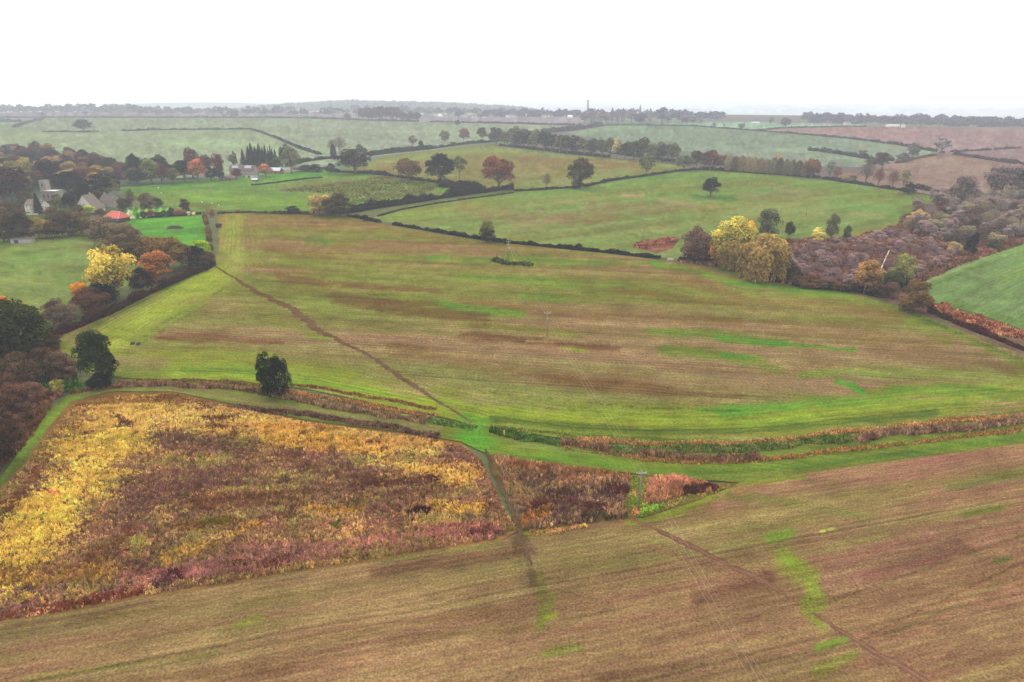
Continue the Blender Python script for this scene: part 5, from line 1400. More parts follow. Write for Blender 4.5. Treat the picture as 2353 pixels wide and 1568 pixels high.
sky_row = [('round', 1343, 284, 258, 22, (142, 140, 150)), ('column', 1361, 287, 252, 12, (152, 140, 146)), ('round', 1378, 284, 258, 20, (154, 144, 148)), ('round', 1394, 284, 262, 20, (152, 142, 146)),
           ('column', 1406, 282, 249, 9, (152, 146, 152)), ('column', 1419, 282, 250, 10, (154, 146, 154)), ('column', 1431, 282, 249, 10, (152, 146, 152)), ('oak', 1451, 283, 250, 24, (156, 144, 148)),
           ('oak', 1471, 289, 260, 29, (134, 132, 146)), ('column', 1493, 284, 250, 10, (158, 154, 162)), ('oak', 1520, 286, 248, 30, (138, 136, 150)), ('round', 1534, 287, 256, 24, (142, 140, 152)),
           ('tall', 1558, 285, 254, 18, (146, 142, 154)), ('round', 1577, 286, 264, 26, (144, 138, 150)), ('oak', 1592, 287, 266, 22, (150, 144, 152)), ('tall', 1610, 286, 271, 9, (142, 140, 152))]
for k, (kd, x, yb, yt, w, c) in enumerate(sky_row):
    tree(kd, x, yb, yt, w, c, {'column': 'slender hazy poplar in the skyline row', 'round': 'hazy rounded tree in the skyline row', 'oak': 'broad hazy oak in the skyline row', 'tall': 'tall hazy tree in the skyline row'}[kd] + ', ' + ORD[k] + ' right of the mast', group='skyline trees between mast and spire')
for x, yb, yt, w, c, lb in [(1641, 292, 282, 10, (132, 146, 146), 'small dark tree in the far green strip'), (1663, 292, 284, 7, (156, 164, 164), 'tiny pale tree in the far green strip'), (1704, 299, 284, 17, (138, 138, 144), 'round tree on the far green strip hedge'), (1771, 288, 270, 13, (140, 144, 150), 'leaning far tree left of the big hazy oak'), (1804, 295, 271, 25, (132, 130, 138), 'big hazy oak in front of the far hamlet'), (1958, 282, 268, 24, (136, 138, 150), 'dark square topped clump at the hamlet'),
                            (1962, 290, 274, 17, (146, 138, 146), 'reddish tree beside the far white house')]:
    tree('oak', x, yb, yt, w, c, lb)
def tree_mass(name, spots, c, label, seed, z=0.0, k=46):
    rng = np.random.default_rng(seed); Vs = []; Fs = []; B = []; o = 0
    for x, y, h, w in spots:
        p = Vector(G(x, y, z))
        d = sph(k, rng); d[:, 2] = np.abs(d[:, 2]) * 1.0
        lob = .75 + .5 * vnoise(d[:, 0] * 3 + x, d[:, 2] * 3, seed)
        Q = np.array([p.x, p.y, z + h * .35]) + d * lob[:, None] * np.array([w / 2, w / 2, h * .62])
        Q[::4, 2] = z + (Q[::4, 2] - z) * rng.uniform(.1, .8, len(Q[::4]))
        V, F = cards(Q, d + [0, -.3, .3], max(4.0, w * .26), rng)
        Vs.append(V); Fs.append(F + o); o += len(V); B.append(np.clip(rng.normal(.45, .2, k), 0, 1))
    ob = link(name, mesh_np(name, np.vstack(Vs), np.vstack(Fs), M_leaf, lv=np.concatenate(B)))
    D = math.hypot(*GP(spots[0][0], spots[0][1])[:2])
    ob.color = (*[float(v) for v in np.clip(alb(c, D, 1.6), .03, .2)], 1)
    setp(ob, label, 'wood', kind='stuff')
U = rngf.uniform
tree_mass('far_trees', [(U(-60, 1090), U(253, 260), U(12, 22), U(16, 40)) for _ in range(60)], (176, 182, 194), 'faint scattered trees on the far plain', 1)
tree_mass('far_trees', [(-80 + k * 5.2 + U(-4, 4), 256 + U(-2, 2), U(10, 28), U(20, 44)) for k in range(78)], (168, 174, 188), 'hazy tree line along the far left plain', 2)
tree_mass('far_trees', [(1120 + k * 6 + U(-5, 5), 267 + max(0, k * 6 - 180) * .014 + U(-3, 2), U(10, 22), U(20, 40)) for k in range(90)], (160, 164, 178), 'hazy tree line across the far middle distance', 3)
tree_mass('far_trees', [(1850 + k * 3.6 + U(-5, 5), 283 + k * 3.6 * .024 - U(0, 14), U(9, 17), U(16, 30)) for k in range(190)], (162, 162, 174), 'hazy wood behind the pinkish ploughland', 4)
tree_mass('far_trees', [(U(300, 1250), U(256, 263), U(9, 16), U(14, 30)) for _ in range(110)], (166, 168, 180), 'hazy trees among the far village houses', 5)

# wooded hills --------------------------------------------------------------
def hill(name, cx, cy, rx, ry, hh, c, label, seed, trees=0, tlabel='', base=0.0):
    rng = np.random.default_rng(seed)
    nx, ny = 60, 14
    X, Y = np.meshgrid(np.linspace(-1, 1, nx), np.linspace(-1, 1, ny), indexing='ij')
    r = np.clip(1 - X ** 2, 0, 1) * np.clip(1 - Y ** 2, 0, 1)
    Z = hh * r ** .35 * (.92 + .16 * fbm(X * 4 + seed, Y, seed, 3))
    V = np.stack([cx + X * rx, cy + Y * ry, Z - 0.4 + base], -1).reshape(-1, 3)
    F = np.array([(i * ny + j, (i + 1) * ny + j, (i + 1) * ny + j + 1, i * ny + j + 1) for i in range(nx - 1) for j in range(ny - 1)])
    me = mesh_np(name, V, F, M_farf, smooth=True)
    at = me.attributes.new('tint', 'FLOAT_COLOR', 'POINT'); c4 = np.ones((len(V), 4), np.float32); c4[:, :3] = lin(c) / EXPO
    at.data.foreach_set('color', c4.ravel())
    at = me.attributes.new('rowuv', 'FLOAT_VECTOR', 'POINT'); at.data.foreach_set('vector', np.ascontiguousarray(V, np.float32).ravel())
    setp(link(name, me), label, 'hill', kind='structure')
    if trees:
        i = rng.integers(0, len(V), trees)
        Q = V[i] + np.stack([rng.normal(0, rx / nx, trees), rng.normal(0, ry / ny, trees), rng.uniform(1, 11, trees)], -1)
        Vc, Fc = cards(Q, np.tile([0, -.6, .8], (trees, 1)), 15.0, rng)
        me = mesh_np('hill_wood', Vc, Fc, M_leaf, lv=np.clip(rng.normal(.45, .18, trees), 0, 1))
        o = link('hill_wood', me); o.color = (.075, .078, .07, 1)
        setp(o, tlabel, 'wood', kind='stuff')
hill('hill', -760, 4300, 1350, 900, 222, (90, 96, 84), 'low wooded hill beyond the grey ploughland', 1, 15000, 'hazy continuous wood covering the far hill', base=-220)
hill('hill', -3300, 7600, 3000, 1200, 165, (100, 104, 96), 'faint blue hill at the far left horizon', 4, base=-220)
vale = [(U(-60, 2420), 236 + 26 * U(0, 1) ** .7, U(14, 26), U(60, 260)) for _ in range(330)]
tree_mass('vale_woods', vale, (150, 152, 156), 'faint woods scattered over the misty vale below the horizon', 9, z=-220.0, k=70)

# ------------------------------------------------------------------ buildings
def gable_wall(L, W, e, r):
    a, b = L / 2, W / 2
    vs = [(-a, -b, 0), (a, -b, 0), (a, b, 0), (-a, b, 0), (-a, -b, e), (a, -b, e), (a, b, e), (-a, b, e), (-a, 0, r), (a, 0, r)]
    fs = [(3, 2, 1, 0), (0, 1, 5, 4), (2, 3, 7, 6), (1, 2, 6, 9, 5), (3, 0, 4, 8, 7), (4, 5, 9, 8), (6, 7, 8, 9)]
    return MB().add(vs, fs)

def gable_roof(L, W, e, r, ov=0.35, th=0.18):
    a, b = L / 2 + ov, W / 2 + ov
    sl = (r - e) / (W / 2); ze = e - sl * ov
    m = MB()
    for s in (-1, 1):
        p = [(-a, s * b, ze), (a, s * b, ze), (a, 0, r), (-a, 0, r)]
        m.add([(x, y, z + .03) for x, y, z in p] + [(x, y, z + .03 + th) for x, y, z in p],
              [(0, 1, 2, 3), (7, 6, 5, 4), (0, 4, 5, 1), (1, 5, 6, 2), (2, 6, 7, 3), (3, 7, 4, 0)])
    return m

def house(name, x, y, L, W, e, r, rz, wm, rm, label, wins=(), doors=(), gwins=(), chim=(), panels=(), group=None, cat='house', loc=None):
    root = empty(name, loc if loc is not None else GP(x, y), rz)
    setp(root, label, cat, group)
    gable_wall(L, W, e, r).build('wall', wm, root)
    ro = gable_roof(L, W, e, r).build('roof', rm, root)
    for cx in chim:
        ch = MB().box((cx, 0, r + .5), (.9, .7, 1.6)).build('chimney', M_stone if wm != M_brick else M_brick, ro)
    for wx, wz, ww, wh in wins:
        f = MB().box((wx, -W / 2 - .03, wz), (ww, .08, wh)).build('window', M_frame, root)
        MB().box((wx - ww * .24, -W / 2 - .08, wz), (ww * .40, .03, wh * .82)).box((wx + ww * .24, -W / 2 - .08, wz), (ww * .40, .03, wh * .82)).build('pane', M_glass, f)
    for dx, dw, dh in doors:
        d = MB().box((dx, -W / 2 - .03, dh / 2), (dw, .09, dh)).build('door', M_door, root)
        MB().box((dx + dw * .35, -W / 2 - .1, dh * .48), (.06, .06, .12)).build('handle', M_iron, d)
    for s, gy, gz, ww, wh in gwins:
        f = MB().box((s * (L / 2 + .03), gy, gz), (.08, ww, wh)).build('window', M_frame, root)
        MB().box((s * (L / 2 + .08), gy, gz), (.03, ww * .8, wh * .8)).build('pane', M_glass, f)
    sl = (r - e) / (W / 2)
    for px0, px1, t0, t1 in panels:
        y0, y1 = -W / 2 + t0 * W / 2, -W / 2 + t1 * W / 2
        z0, z1 = e + sl * (y0 + W / 2) + .34, e + sl * (y1 + W / 2) + .34
        m = MB(); p = [(px0, y0, z0), (px1, y0, z0), (px1, y1, z1), (px0, y1, z1)]
        m.add(p + [(a, b, c + .06) for a, b, c in p], [(3, 2, 1, 0), (4, 5, 6, 7), (0, 1, 5, 4), (1, 2, 6, 5), (2, 3, 7, 6), (3, 0, 4, 7)])
        m.build('solar_panel', M_solar, root)
    return root

R = math.radians
# cream cottage with a lower wing
c1 = house('cottage', 88, 486, 15, 7.5, 4.8, 8.4, R(-16), M_render, M_roofg, 'cream rendered cottage with a long grey brown roof by the dark conifer',
           wins=[(-5.5, 3.6, 1.3, 1.1), (-2.0, 3.6, 1.3, 1.1), (2.2, 3.6, 1.3, 1.1), (-5.5, 1.4, 1.3, 1.2), (2.2, 1.4, 1.3, 1.2)], doors=[(-2, 1.1, 2.1)], gwins=[(-1, -1.2, 3.4, 1.1, 1.1), (-1, 1.4, 3.4, 1.1, 1.1), (1, 0, 3.5, 1.1, 1.1)], chim=[5.5])
wing = MB().box((6.0, -6.0, 1.35), (7.5, 4.6, 2.7)).build('wing_wall', M_render, c1)
m = MB(); m.add([(2.0, -8.6, 2.6), (10.0, -8.6, 2.6), (10.0, -3.8, 4.5), (2.0, -3.8, 4.5), (2.0, -8.6, 2.8), (10.0, -8.6, 2.8), (10.0, -3.8, 4.7), (2.0, -3.8, 4.7)],
                 [(3, 2, 1, 0), (4, 5, 6, 7), (0, 1, 5, 4), (1, 2, 6, 5), (2, 3, 7, 6), (3, 0, 4, 7)]); m.build('wing_roof', M_roofg, c1)
f = MB().box((4.2, -8.34, 1.5), (.9, .08, 1.0)).build('window', M_frame, c1); MB().box((4.2, -8.39, 1.5), (.7, .03, .8)).build('pane', M_glass, f)
MB().box((8.2, -8.34, 1.05), (1.1, .08, 2.1)).build('door', M_door, c1)
w = setp(empty('garden_wall', GP(66, 494), R(-4)), 'low white garden wall in front of the cream cottage', 'wall')
MB().box((0, 0, .45), (14, .35, .9)).build('wall', M_white, w); MB().box((0, 0, .95), (14.2, .5, .1)).build('coping', M_white, w)

# stone church with square tower
ch = setp(empty('church', GP(119, 460), R(-8)), 'stone church with a square tower half hidden in trees', 'church')
MB().box((2.0, 0, 3.6), (12.5, 8.5, 7.2)).build('nave', M_stone, ch)
pr = MB()
for a, b, c, d in ((2, -4.35, 13.1, .5), (2, 4.35, 13.1, .5)): pr.box((a, b, 7.5), (c, d, .7))
for a in (-4.3, 8.3): pr.box((a, 0, 7.5), (.5, 8.1, .7))
pr.build('parapet', M_stone, ch)
MB().box((2.0, 0, 7.42), (11.9, 8.0, .3)).build('lead_roof', M_lead, ch)
MB().box((-6.2, 3.2, 7.2), (5.2, 5.2, 14.4)).build('tower', M_stone, ch)
tp = MB()
for sx in (-1, 1):
    for sy in (-1, 0, 1): tp.box((-6.2 + sx * 2.35, 3.2 + sy * 2.0, 14.9), (.5, 1.0, 1.0))
    for k in (-1, 0, 1): tp.box((-6.2 + k * 1.4, 3.2 + sx * 2.35, 14.9), (.8, .5, 1.0))
tp.build('battlement', M_stone, ch)
f = MB().box((-6.2, .58, 11.6), (1.2, .06, 2.0)).build('belfry_opening', M_door, ch)
for k in (-2.2, 1.4, 5.0):
    f = MB().box((k, -4.28, 3.8), (1.3, .08, 2.8)).build('window', M_stonew, ch); MB().box((k, -4.33, 3.8), (.95, .03, 2.4)).build('pane', M_glass, f)
for k in (-3.9, -.4, 3.2, 6.8):
    MB().box((k, -4.75, 2.4), (.7, 1.0, 4.8)).build('buttress', M_stone, ch)
MB().box((3.2, -4.28, 1.1), (.9, .07, 2.2)).build('door', M_door, ch)

house('house', 208, 486, 9.5, 17, 2.6, 12.0, R(78), M_white, M_roofg, 'white gabled house with steep roof behind the dark green conifer',
      gwins=[(-1, -2.2, 2.0, 1.4, 1.3), (-1, 2.2, 2.0, 1.4, 1.3), (-1, 0, 5.4, 1.3, 1.3), (-1, 4.8, 1.6, 1.3, 1.5)], chim=[2.5])
house('house', 257, 474, 14, 8, 4.4, 8.6, R(-22), M_stone, M_roofb, 'brown tiled stone house right of the white gable',
      wins=[(-4, 3.0, 1.2, 1.2), (0, 3.0, 1.2, 1.2), (4, 3.0, 1.2, 1.2), (-4, 1.2, 1.2, 1.2), (4, 1.2, 1.2, 1.2)], doors=[(0, 1.0, 2.1)], gwins=[(-1, 0, 5.2, 1.0, 1.2)], chim=[-5.5])

# red roofed barn, hipped, dark boards
bn = setp(empty('barn', GP(271, 508), R(-24)), 'black timber barn with a bright red hipped tile roof', 'barn')
MB().box((0, 0, 1.5), (13.5, 8.5, 3.0)).build('wall', M_dark, bn)
a, b, e, r = 7.4, 4.9, 2.8, 6.6
rf = MB().add([(-a, -b, e), (a, -b, e), (a, b, e), (-a, b, e), (-a + 3.6, 0, r), (a - 3.6, 0, r), (-a, -b, e - .2), (a, -b, e - .2), (a, b, e - .2), (-a, b, e - .2)],
              [(0, 1, 5, 4), (1, 2, 5), (2, 3, 4, 5), (3, 0, 4), (9, 8, 7, 6), (0, 6, 7, 1), (1, 7, 8, 2), (2, 8, 9, 3), (3, 9, 6, 0)]).build('roof', M_roofr, bn)
M_ridge = plain_material('pale_ridge_tiles', (0.60, 0.30, 0.24), 0.85, 0.15, 2)
rd = MB().tube((-a + 3.6, 0, r + .08), (a - 3.6, 0, r + .08), .14, .14)
for sx in (-1, 1):
    for sy in (-1, 1): rd.tube((sx * (a - 3.6), 0, r + .08), (sx * a, sy * b, e + .08), .14, .14)
rd.build('ridge_tiles', M_ridge, rf)
MB().box((2.5, -4.28, 1.2), (3.2, .06, 2.4)).build('door', M_door, bn)
f = MB().box((5.2, -4.3, 1.6), (1.3, .08, .6)).build('window', M_frame, bn); MB().box((5.2, -4.35, 1.6), (1.1, .03, .42)).build('pane', M_glass, f)

sh = setp(empty('field_shelter', GP(53, 558), R(6)), 'small pale block shed with a dark doorway at the top of the paddock', 'shed')
s = MB()
s.box((-4.6, -1.9, 1.2), (1.6, .25, 2.4)).box((2.2, -1.9, 1.2), (7.0, .25, 2.4)).box((0, 1.9, 1.2), (11.4, .25, 2.4)).box((-5.55, 0, 1.2), (.25, 3.5, 2.4)).box((5.55, 0, 1.2), (.25, 3.5, 2.4)).box((-2.55, -1.9, 2.2), (2.5, .25, .4))
s.build('wall', M_block, sh); MB().box((0, 0, 2.5), (12, 4.4, .18)).build('roof', M_roofb, sh); MB().box((-2.55, -1.6, 1.0), (2.4, .08, 2.0)).build('door', M_door, sh)

# farm
house('farmhouse', 561, 402, 27, 9, 5.2, 9.8, R(-6), M_stone, M_roofb, 'brown roofed farmhouse carrying two pale solar panels',
      wins=[(-8, 4.0, 1.7, 1.3), (-4, 4.0, 1.7, 1.3), (0, 4.0, 1.7, 1.3), (4, 4.0, 1.7, 1.3), (8.4, 4.0, 1.7, 1.3), (-8, 1.5, 1.7, 1.5), (-3.4, 1.5, 1.7, 1.5)], doors=[(-.5, 1.4, 2.2)], gwins=[(-1, 0, 4.5, 1.3, 1.3), (-1, 0, 7.0, 1.0, 1.0)],
      chim=[-1.5], panels=[(-11, -4.5, .35, .8), (2.5, 9.5, .35, .85)])
house('farm_annexe', 580, 408, 12, 5, 2.8, 4.2, R(-6), M_render, M_roofb, 'low cream annexe in front of the farmhouse', wins=[(4, 1.6, 1.4, 1.2)], doors=[(-2.4, 2.0, 2.2)])
house('farm_cottage', 594, 385, 15, 8, 6.0, 9.8, R(-24), M_stone, M_roofg, 'stone cottage with a pale gable behind the farmhouse', wins=[(-3, 4.4, 1.3, 1.3), (3, 4.4, 1.3, 1.3)], gwins=[(-1, 0, 4.6, 1.2, 1.3)], chim=[-2.0])
house('barn', 634, 399, 14, 8, 3.4, 6.0, R(-14), M_brick, M_roofl, 'red brick barn with a pale grey sheet roof right of the orange tree', doors=[(2.6, 1.4, 2.4)], cat='barn', gwins=[(1, 0, 1.8, 1.0, 1.0)])
house('farm_shed', 525, 414, 15, 5, 2.6, 4.0, R(-4), M_brick, M_roofb, 'low brick farm shed left of the farmhouse', wins=[(-3, 1.4, 1.2, 1.2)], doors=[(2.5, 1.6, 2.1)], cat='shed')
house('garden_shed', 587, 417.5, 6.0, 4, 2.0, 2.9, R(-12), M_blue, M_roofl, 'small blue grey shed with a pale roof on the pasture edge', doors=[(2, 1.2, 1.9)], cat='shed')
house('farm_shed', 688, 391, 14, 5, 2.6, 3.8, R(-8), M_brick, M_roofb, 'dark low shed behind the parked vans', cat='shed')

def van(x, y, rz, label, body):
    root = setp(empty('parked_van', GP(x, y), rz), label, 'van', 'vans parked in the farmyard')
    prof = [(-2.6, .45), (2.5, .45), (2.6, 1.0), (2.0, 1.25), (1.3, 2.15), (-2.55, 2.25)]
    vs = [(px, -.95, pz) for px, pz in prof] + [(px, .95, pz) for px, pz in prof]
    k = len(prof)
    MB().add(vs, [tuple(range(k)), tuple(range(2 * k - 1, k - 1, -1))] + [(i, i + k, (i + 1) % k + k, (i + 1) % k) for i in range(k)]).build('body', body, root)
    MB().add([(1.40, -.8, 2.02), (1.40, .8, 2.02), (2.0, .8, 1.29), (2.0, -.8, 1.29), (1.44, -.8, 2.06), (1.44, .8, 2.06), (2.04, .8, 1.33), (2.04, -.8, 1.33)], [(0, 1, 2, 3), (7, 6, 5, 4), (0, 4, 5, 1), (2, 6, 7, 3)]).build('windscreen', M_glass, root)
    MB().box((.8, -.97, 1.65), (.9, .03, .55)).build('side_window', M_glass, root)
    for wx in (-1.6, 1.6):
        for s in (-1, 1): MB().tube((wx, s * .78, .36), (wx, s * .98, .36), .36, .36, 12).build('wheel', M_dark, root)
van(652, 392, R(-8), 'white van parked left beside the brick barn', M_frame)
van(664, 391.5, R(-14), 'pale van parked right beside the brick barn', M_render)

# far houses
for x, y, L, W, e, r, rz, lb in [(2075, 293, 9, 8, 5.5, 9, 70, 'bright white house at the edge of the far right wood'), (2050, 292, 30, 9, 3, 5.5, 0, 'long low pale farm building left of the bright white house'),
                                 (1946, 288, 15, 9, 4.5, 8.5, 20, 'white house under the dark clump at the hamlet'), (1818, 290, 9, 7, 4, 7, 10, 'white cottage right of the big hazy oak'),
                                 (1872, 289, 12, 7, 3, 5.5, 0, 'pale bungalow in the middle of the hamlet'), (1900, 289, 14, 7, 3, 5.5, 0, 'pale long house in the hamlet'), (1848, 288, 10, 7, 3.5, 6, 10, 'small pale house in the hamlet'), (1735, 285, 20, 7, 3, 5, 0, 'low pale shed at the left end of the hamlet')]:
    house('far_house', x, y, L, W, e, r, R(rz), M_white if 'bright white' in lb else M_far, M_roofl if 'farm' in lb or 'shed' in lb else M_roofg, lb, wins=[(-L * .25, e * .6, 1.6, 1.4), (L * .25, e * .6, 1.6, 1.4)], doors=[(0, 1.2, 2.1)], gwins=[(-1, 0, e * .6, 1.4, 1.4)])
rngh = random.Random(3)
for k, (x, y) in enumerate([(691, 257), (716, 258), (728, 258), (744, 258), (753, 259), (780, 259), (830, 259), (839, 258), (851, 260), (498, 256), (968, 264), (1003, 266), (1012, 269), (1027, 264), (1080, 265), (1130, 268), (1168, 270), (1180, 270), (1215, 268), (1250, 270), (1264, 269), (1310, 272), (1090, 272)]):
    house('village_house', x, y, rngh.uniform(11, 17), 9, 5, 9, R(rngh.uniform(-40, 40)), M_white if k % 4 == 0 else M_far, M_roofg if k % 3 else M_lead, 'pale house of the far village under the wooded hill', group='far village houses', gwins=[(-1, 0, 3, 1.6, 1.6)], wins=[(0, 3, 2, 1.6)])
def warehouse(x, y, L, W, h, label):
    root = setp(empty('warehouse', GP(x, y)), label, 'warehouse', None)
    MB().box((0, 0, h / 2), (L, W, h)).build('wall', M_ware, root)
    m = MB(); k = 3
    for i in range(k):
        yy = -W / 2 + W * (i + .5) / k
        m.add([(-L / 2 - 1, yy - W / k / 2, h + .05), (L / 2 + 1, yy - W / k / 2, h + .05), (L / 2 + 1, yy + W / k / 2, h + .05), (-L / 2 - 1, yy + W / k / 2, h + .05), (-L / 2 - 1, yy, h + 3), (L / 2 + 1, yy, h + 3)],
              [(0, 1, 5, 4), (2, 3, 4, 5), (0, 4, 3), (1, 2, 5), (3, 2, 1, 0)])
    m.build('roof', M_ware, root)
    for i in range(4): MB().box((-L * .35 + i * L * .23, -W / 2 - .1, 2.5), (5, .2, 5)).build('loading_door', M_roofl, root)
warehouse(132, 251, 250, 110, 14, 'long white warehouse on the far left plain')
warehouse(236, 251, 120, 90, 12, 'white warehouse right of the long one')
warehouse(22, 251.5, 60, 60, 12, 'small white warehouse at the far left margin')

# lattice mast and church with spire on the skyline
ms = setp(empty('lattice_mast', GP(1350, 272)), 'tall steel lattice mast on the skyline', 'mast')
Hm = height_at(1350, 272, 230)
legs = MB()
for sx in (-1, 1):
    for sy in (-1, 1): MB().tube((sx * 2.6, sy * 2.6, 0), (sx * 1.4, sy * 1.4, Hm), .75, .5).build('leg', M_mast, ms)
n = 14; br = MB()
for i in range(n):
    z0, z1 = Hm * i / n, Hm * (i + 1) / n
    w0, w1 = 2.6 - 1.2 * i / n, 2.6 - 1.2 * (i + 1) / n
    for (ax, ay), (bx, by) in (((-1, -1), (1, -1)), ((1, -1), (1, 1)), ((1, 1), (-1, 1)), ((-1, 1), (-1, -1))):
        s = 1 if i % 2 else -1
        p, q = ((ax, ay), (bx, by))[::s]
        br.tube((p[0] * w0, p[1] * w0, z0), (q[0] * w1, q[1] * w1, z1), .34, .34, 4)
        br.tube((ax * w1, ay * w1, z1), (bx * w1, by * w1, z1), .34, .34, 4)
br.build('bracing', M_mast, ms)
for k in range(6):
    a = k * math.pi / 3
    MB().box((3.0 * math.cos(a), 3.0 * math.sin(a), Hm - 2), (.8, .8, 4), a).build('antenna', M_roofl, ms)
MB().tube((0, 0, Hm - .4), (0, 0, Hm + .2), 3.2, 3.2, 10).build('platform', M_iron, ms)
sp = setp(empty('spire_church', GP(1470, 268)), 'hazy church with a slender spire on the skyline', 'church')
Hs = height_at(1470, 268, 239)
MB().box((0, 0, 9), (8, 8, 18)).build('tower', M_stonew, sp)
MB().add([(-3.6, -3.6, 18), (3.6, -3.6, 18), (3.6, 3.6, 18), (-3.6, 3.6, 18), (0, 0, Hs)], [(3, 2, 1, 0), (0, 1, 4), (1, 2, 4), (2, 3, 4), (3, 0, 4)]).build('spire', M_stonew, sp)
gable_wall(26, 12, 9, 14).build('nave', M_stonew, sp).location = (17.5, 0, 0)
gable_roof(26, 12, 9, 14).build('nave_roof', M_roofl, sp).location = (17.5, 0, 0)

# ------------------------------------------------------------------ power line
POLE_H = 9.4
def pole(loc, h, rz, label, arm=2.2, transformer=False, group=None, guys=()):
    root = setp(empty('power_pole', loc, rz), label, 'power pole', group)
    MB().tube((0, 0, -.2), (0, 0, h), .17, .12, 8).build('shaft', M_pole, root, True)
    if arm:
        MB().box((0, -.17, h - .25), (arm, .12, .14)).build('crossarm', M_iron, root)
        for x in (-arm / 2 + .08, 0, arm / 2 - .08):
            m = MB(); z = h - .16 if x else h + .02
            m.tube((x, -.17 if x else 0, z), (x, -.17 if x else 0, z + .3), .07, .05, 8).tube((x, -.17 if x else 0, z + .12), (x, -.17 if x else 0, z + .18), .1, .1, 8)
            m.build('insulator', M_porc, root)
        MB().tube((-.5, -.16, h - .3), (0, -.16, h - .9), .03, .03, 4).tube((.5, -.16, h - .3), (0, -.16, h - .9), .03, .03, 4).build('brace', M_iron, root)
    if transformer:
        MB().box((.35, -.3, h * .62), (.5, .4, .7)).build('transformer', M_roofl, root)
    for gx, gy in guys:
        MB().tube((0, 0, h - .8), (gx, gy, 0), .03, .03, 5).build('guy_wire', M_wire, root)
        MB().tube((gx * .82, gy * .82, (h - .8) * .18), (gx, gy, 0), .07, .07, 6).build('guy_guard', M_yell, root)
    return root

def wire(p, q, sag, label, group):
    P, Q = Vector(p), Vector(q)
    prev = None; m = MB(); k = 22
    for i in range(k + 1):
        t = i / k
        c = P.lerp(Q, t) - Vector((0, 0, 4 * sag * t * (1 - t)))
        if prev is not None: m.tube(prev, c, .009, .009, 5)
        prev = c
    o = m.build('power_wire', M_wire)
    return setp(o, label, 'wire', group)
p1, p2, p3 = GP(1467.6, 1173.5), GP(1257, 775), GP(1168, 598)
p0 = p1 + (p1 - p2)
along = math.atan2(p2.y - p1.y, p2.x - p1.x) - math.pi / 2
al2 = math.atan2(p3.y - p2.y, p3.x - p2.x) - math.pi / 2
pole(p1, POLE_H, along, 'wooden power pole with crossarm at the corner of the sown field')
pole(p2, POLE_H, al2, 'wooden power pole standing alone in the middle of the stubble field')
pole(p3, POLE_H + .8, al2, 'guyed power pole beside the unploughed sedge clump', transformer=True, guys=[(-3.2, -7.0), (2.6, -7.5)])
p4 = GP(1475, 563); p5 = GP(1694, 515); p6 = GP(497, 518); p7 = GP(1852, 494)
pole(p4, 8.6, R(-60), 'thin power pole by the red weed patch in the upper field')
pole(p5, 9.0, R(-60), 'thin power pole rising above the large yellow tree')
pole(p6, 11.0, R(10), 'tall dark garden power pole at the corner of the stubble field')
pole(p7, 8.6, R(-60), 'faint power pole far in the upper field')
def arm_pts(loc, rz, h, arm=2.2):
    u = Vector((math.cos(rz), math.sin(rz), 0))
    return [loc + u * s + Vector((0, 0, h + (0.15 if abs(s) > .1 else .32))) for s in (-arm / 2 + .08, 0, arm / 2 - .08)]
a0, a1, a2, a3 = arm_pts(p0, along, POLE_H), arm_pts(p1, along, POLE_H), arm_pts(p2, al2, POLE_H), arm_pts(p3, al2, POLE_H + .8)
side = ('left', 'middle', 'right')
for k in range(3):
    wire(a0[k], a1[k], 1.6, side[k] + ' wire of the span crossing the sown field', 'wires over the sown field')
    wire(a1[k], a2[k], 1.6, side[k] + ' wire of the span from the near pole to the middle pole', 'wires over the ditch')
    wire(a2[k], a3[k], 1.7, side[k] + ' wire of the span from the middle pole to the guyed pole', 'wires over the stubble field')

# ------------------------------------------------------------------ small things
mp_ = setp(empty('marker_post', GP(1158.5, 1003)), 'yellow marker post with an orange top beside the ditch', 'post')
MB().tube((0, 0, 0), (0, 0, 1.15), .075, .07, 8).build('shaft', M_yell, mp_, True)
MB().box((0, -.02, 1.45), (.26, .1, .62)).build('sign_plate', M_yell, mp_); MB().box((0, -.02, 1.81), (.3, .12, .1)).build('cap', M_oran, mp_)

tr = setp(empty('dead_trunk', GP(2017, 640)), 'tall bleached leaning dead trunk in the willow carr', 'dead tree')
b0 = Vector((0, 0, -.2)); segs = [(0.5, 3.0), (1.1, 6.5), (1.9, 9.6), (2.9, 13.4)]
m = MB(); pr_ = b0; rr = .34
for dx, dz in segs:
    q = Vector((dx, 0, dz)); m.tube(pr_, q, rr, rr * .86, 8); pr_ = q; rr *= .86
m.build('trunk', M_bleach, tr, True)
MB().tube((2.05, 0, 10.2), (1.55, -.1, 10.9), .22, .1, 6).tube((2.4, 0, 11.4), (2.9, .1, 12.0), .18, .1, 6).build('branch_stub', M_bleach, tr)

gt = setp(empty('field_gate', GP(1540, 599), R(-8)), 'pale metal field gate at the end of the dark hedge', 'gate')
for x in (-1.8, 1.8): MB().tube((x, 0, 0), (x, 0, 1.5), .1, .1, 8).build('gatepost', M_pole, gt)
for k in range(5): MB().tube((-1.7, 0, .25 + k * .25), (1.7, 0, .25 + k * .25), .045, .045, 6).build('rail', M_frame, gt)
MB().tube((-1.6, .03, .25), (1.6, .03, 1.25), .04, .04, 6).build('brace', M_frame, gt)

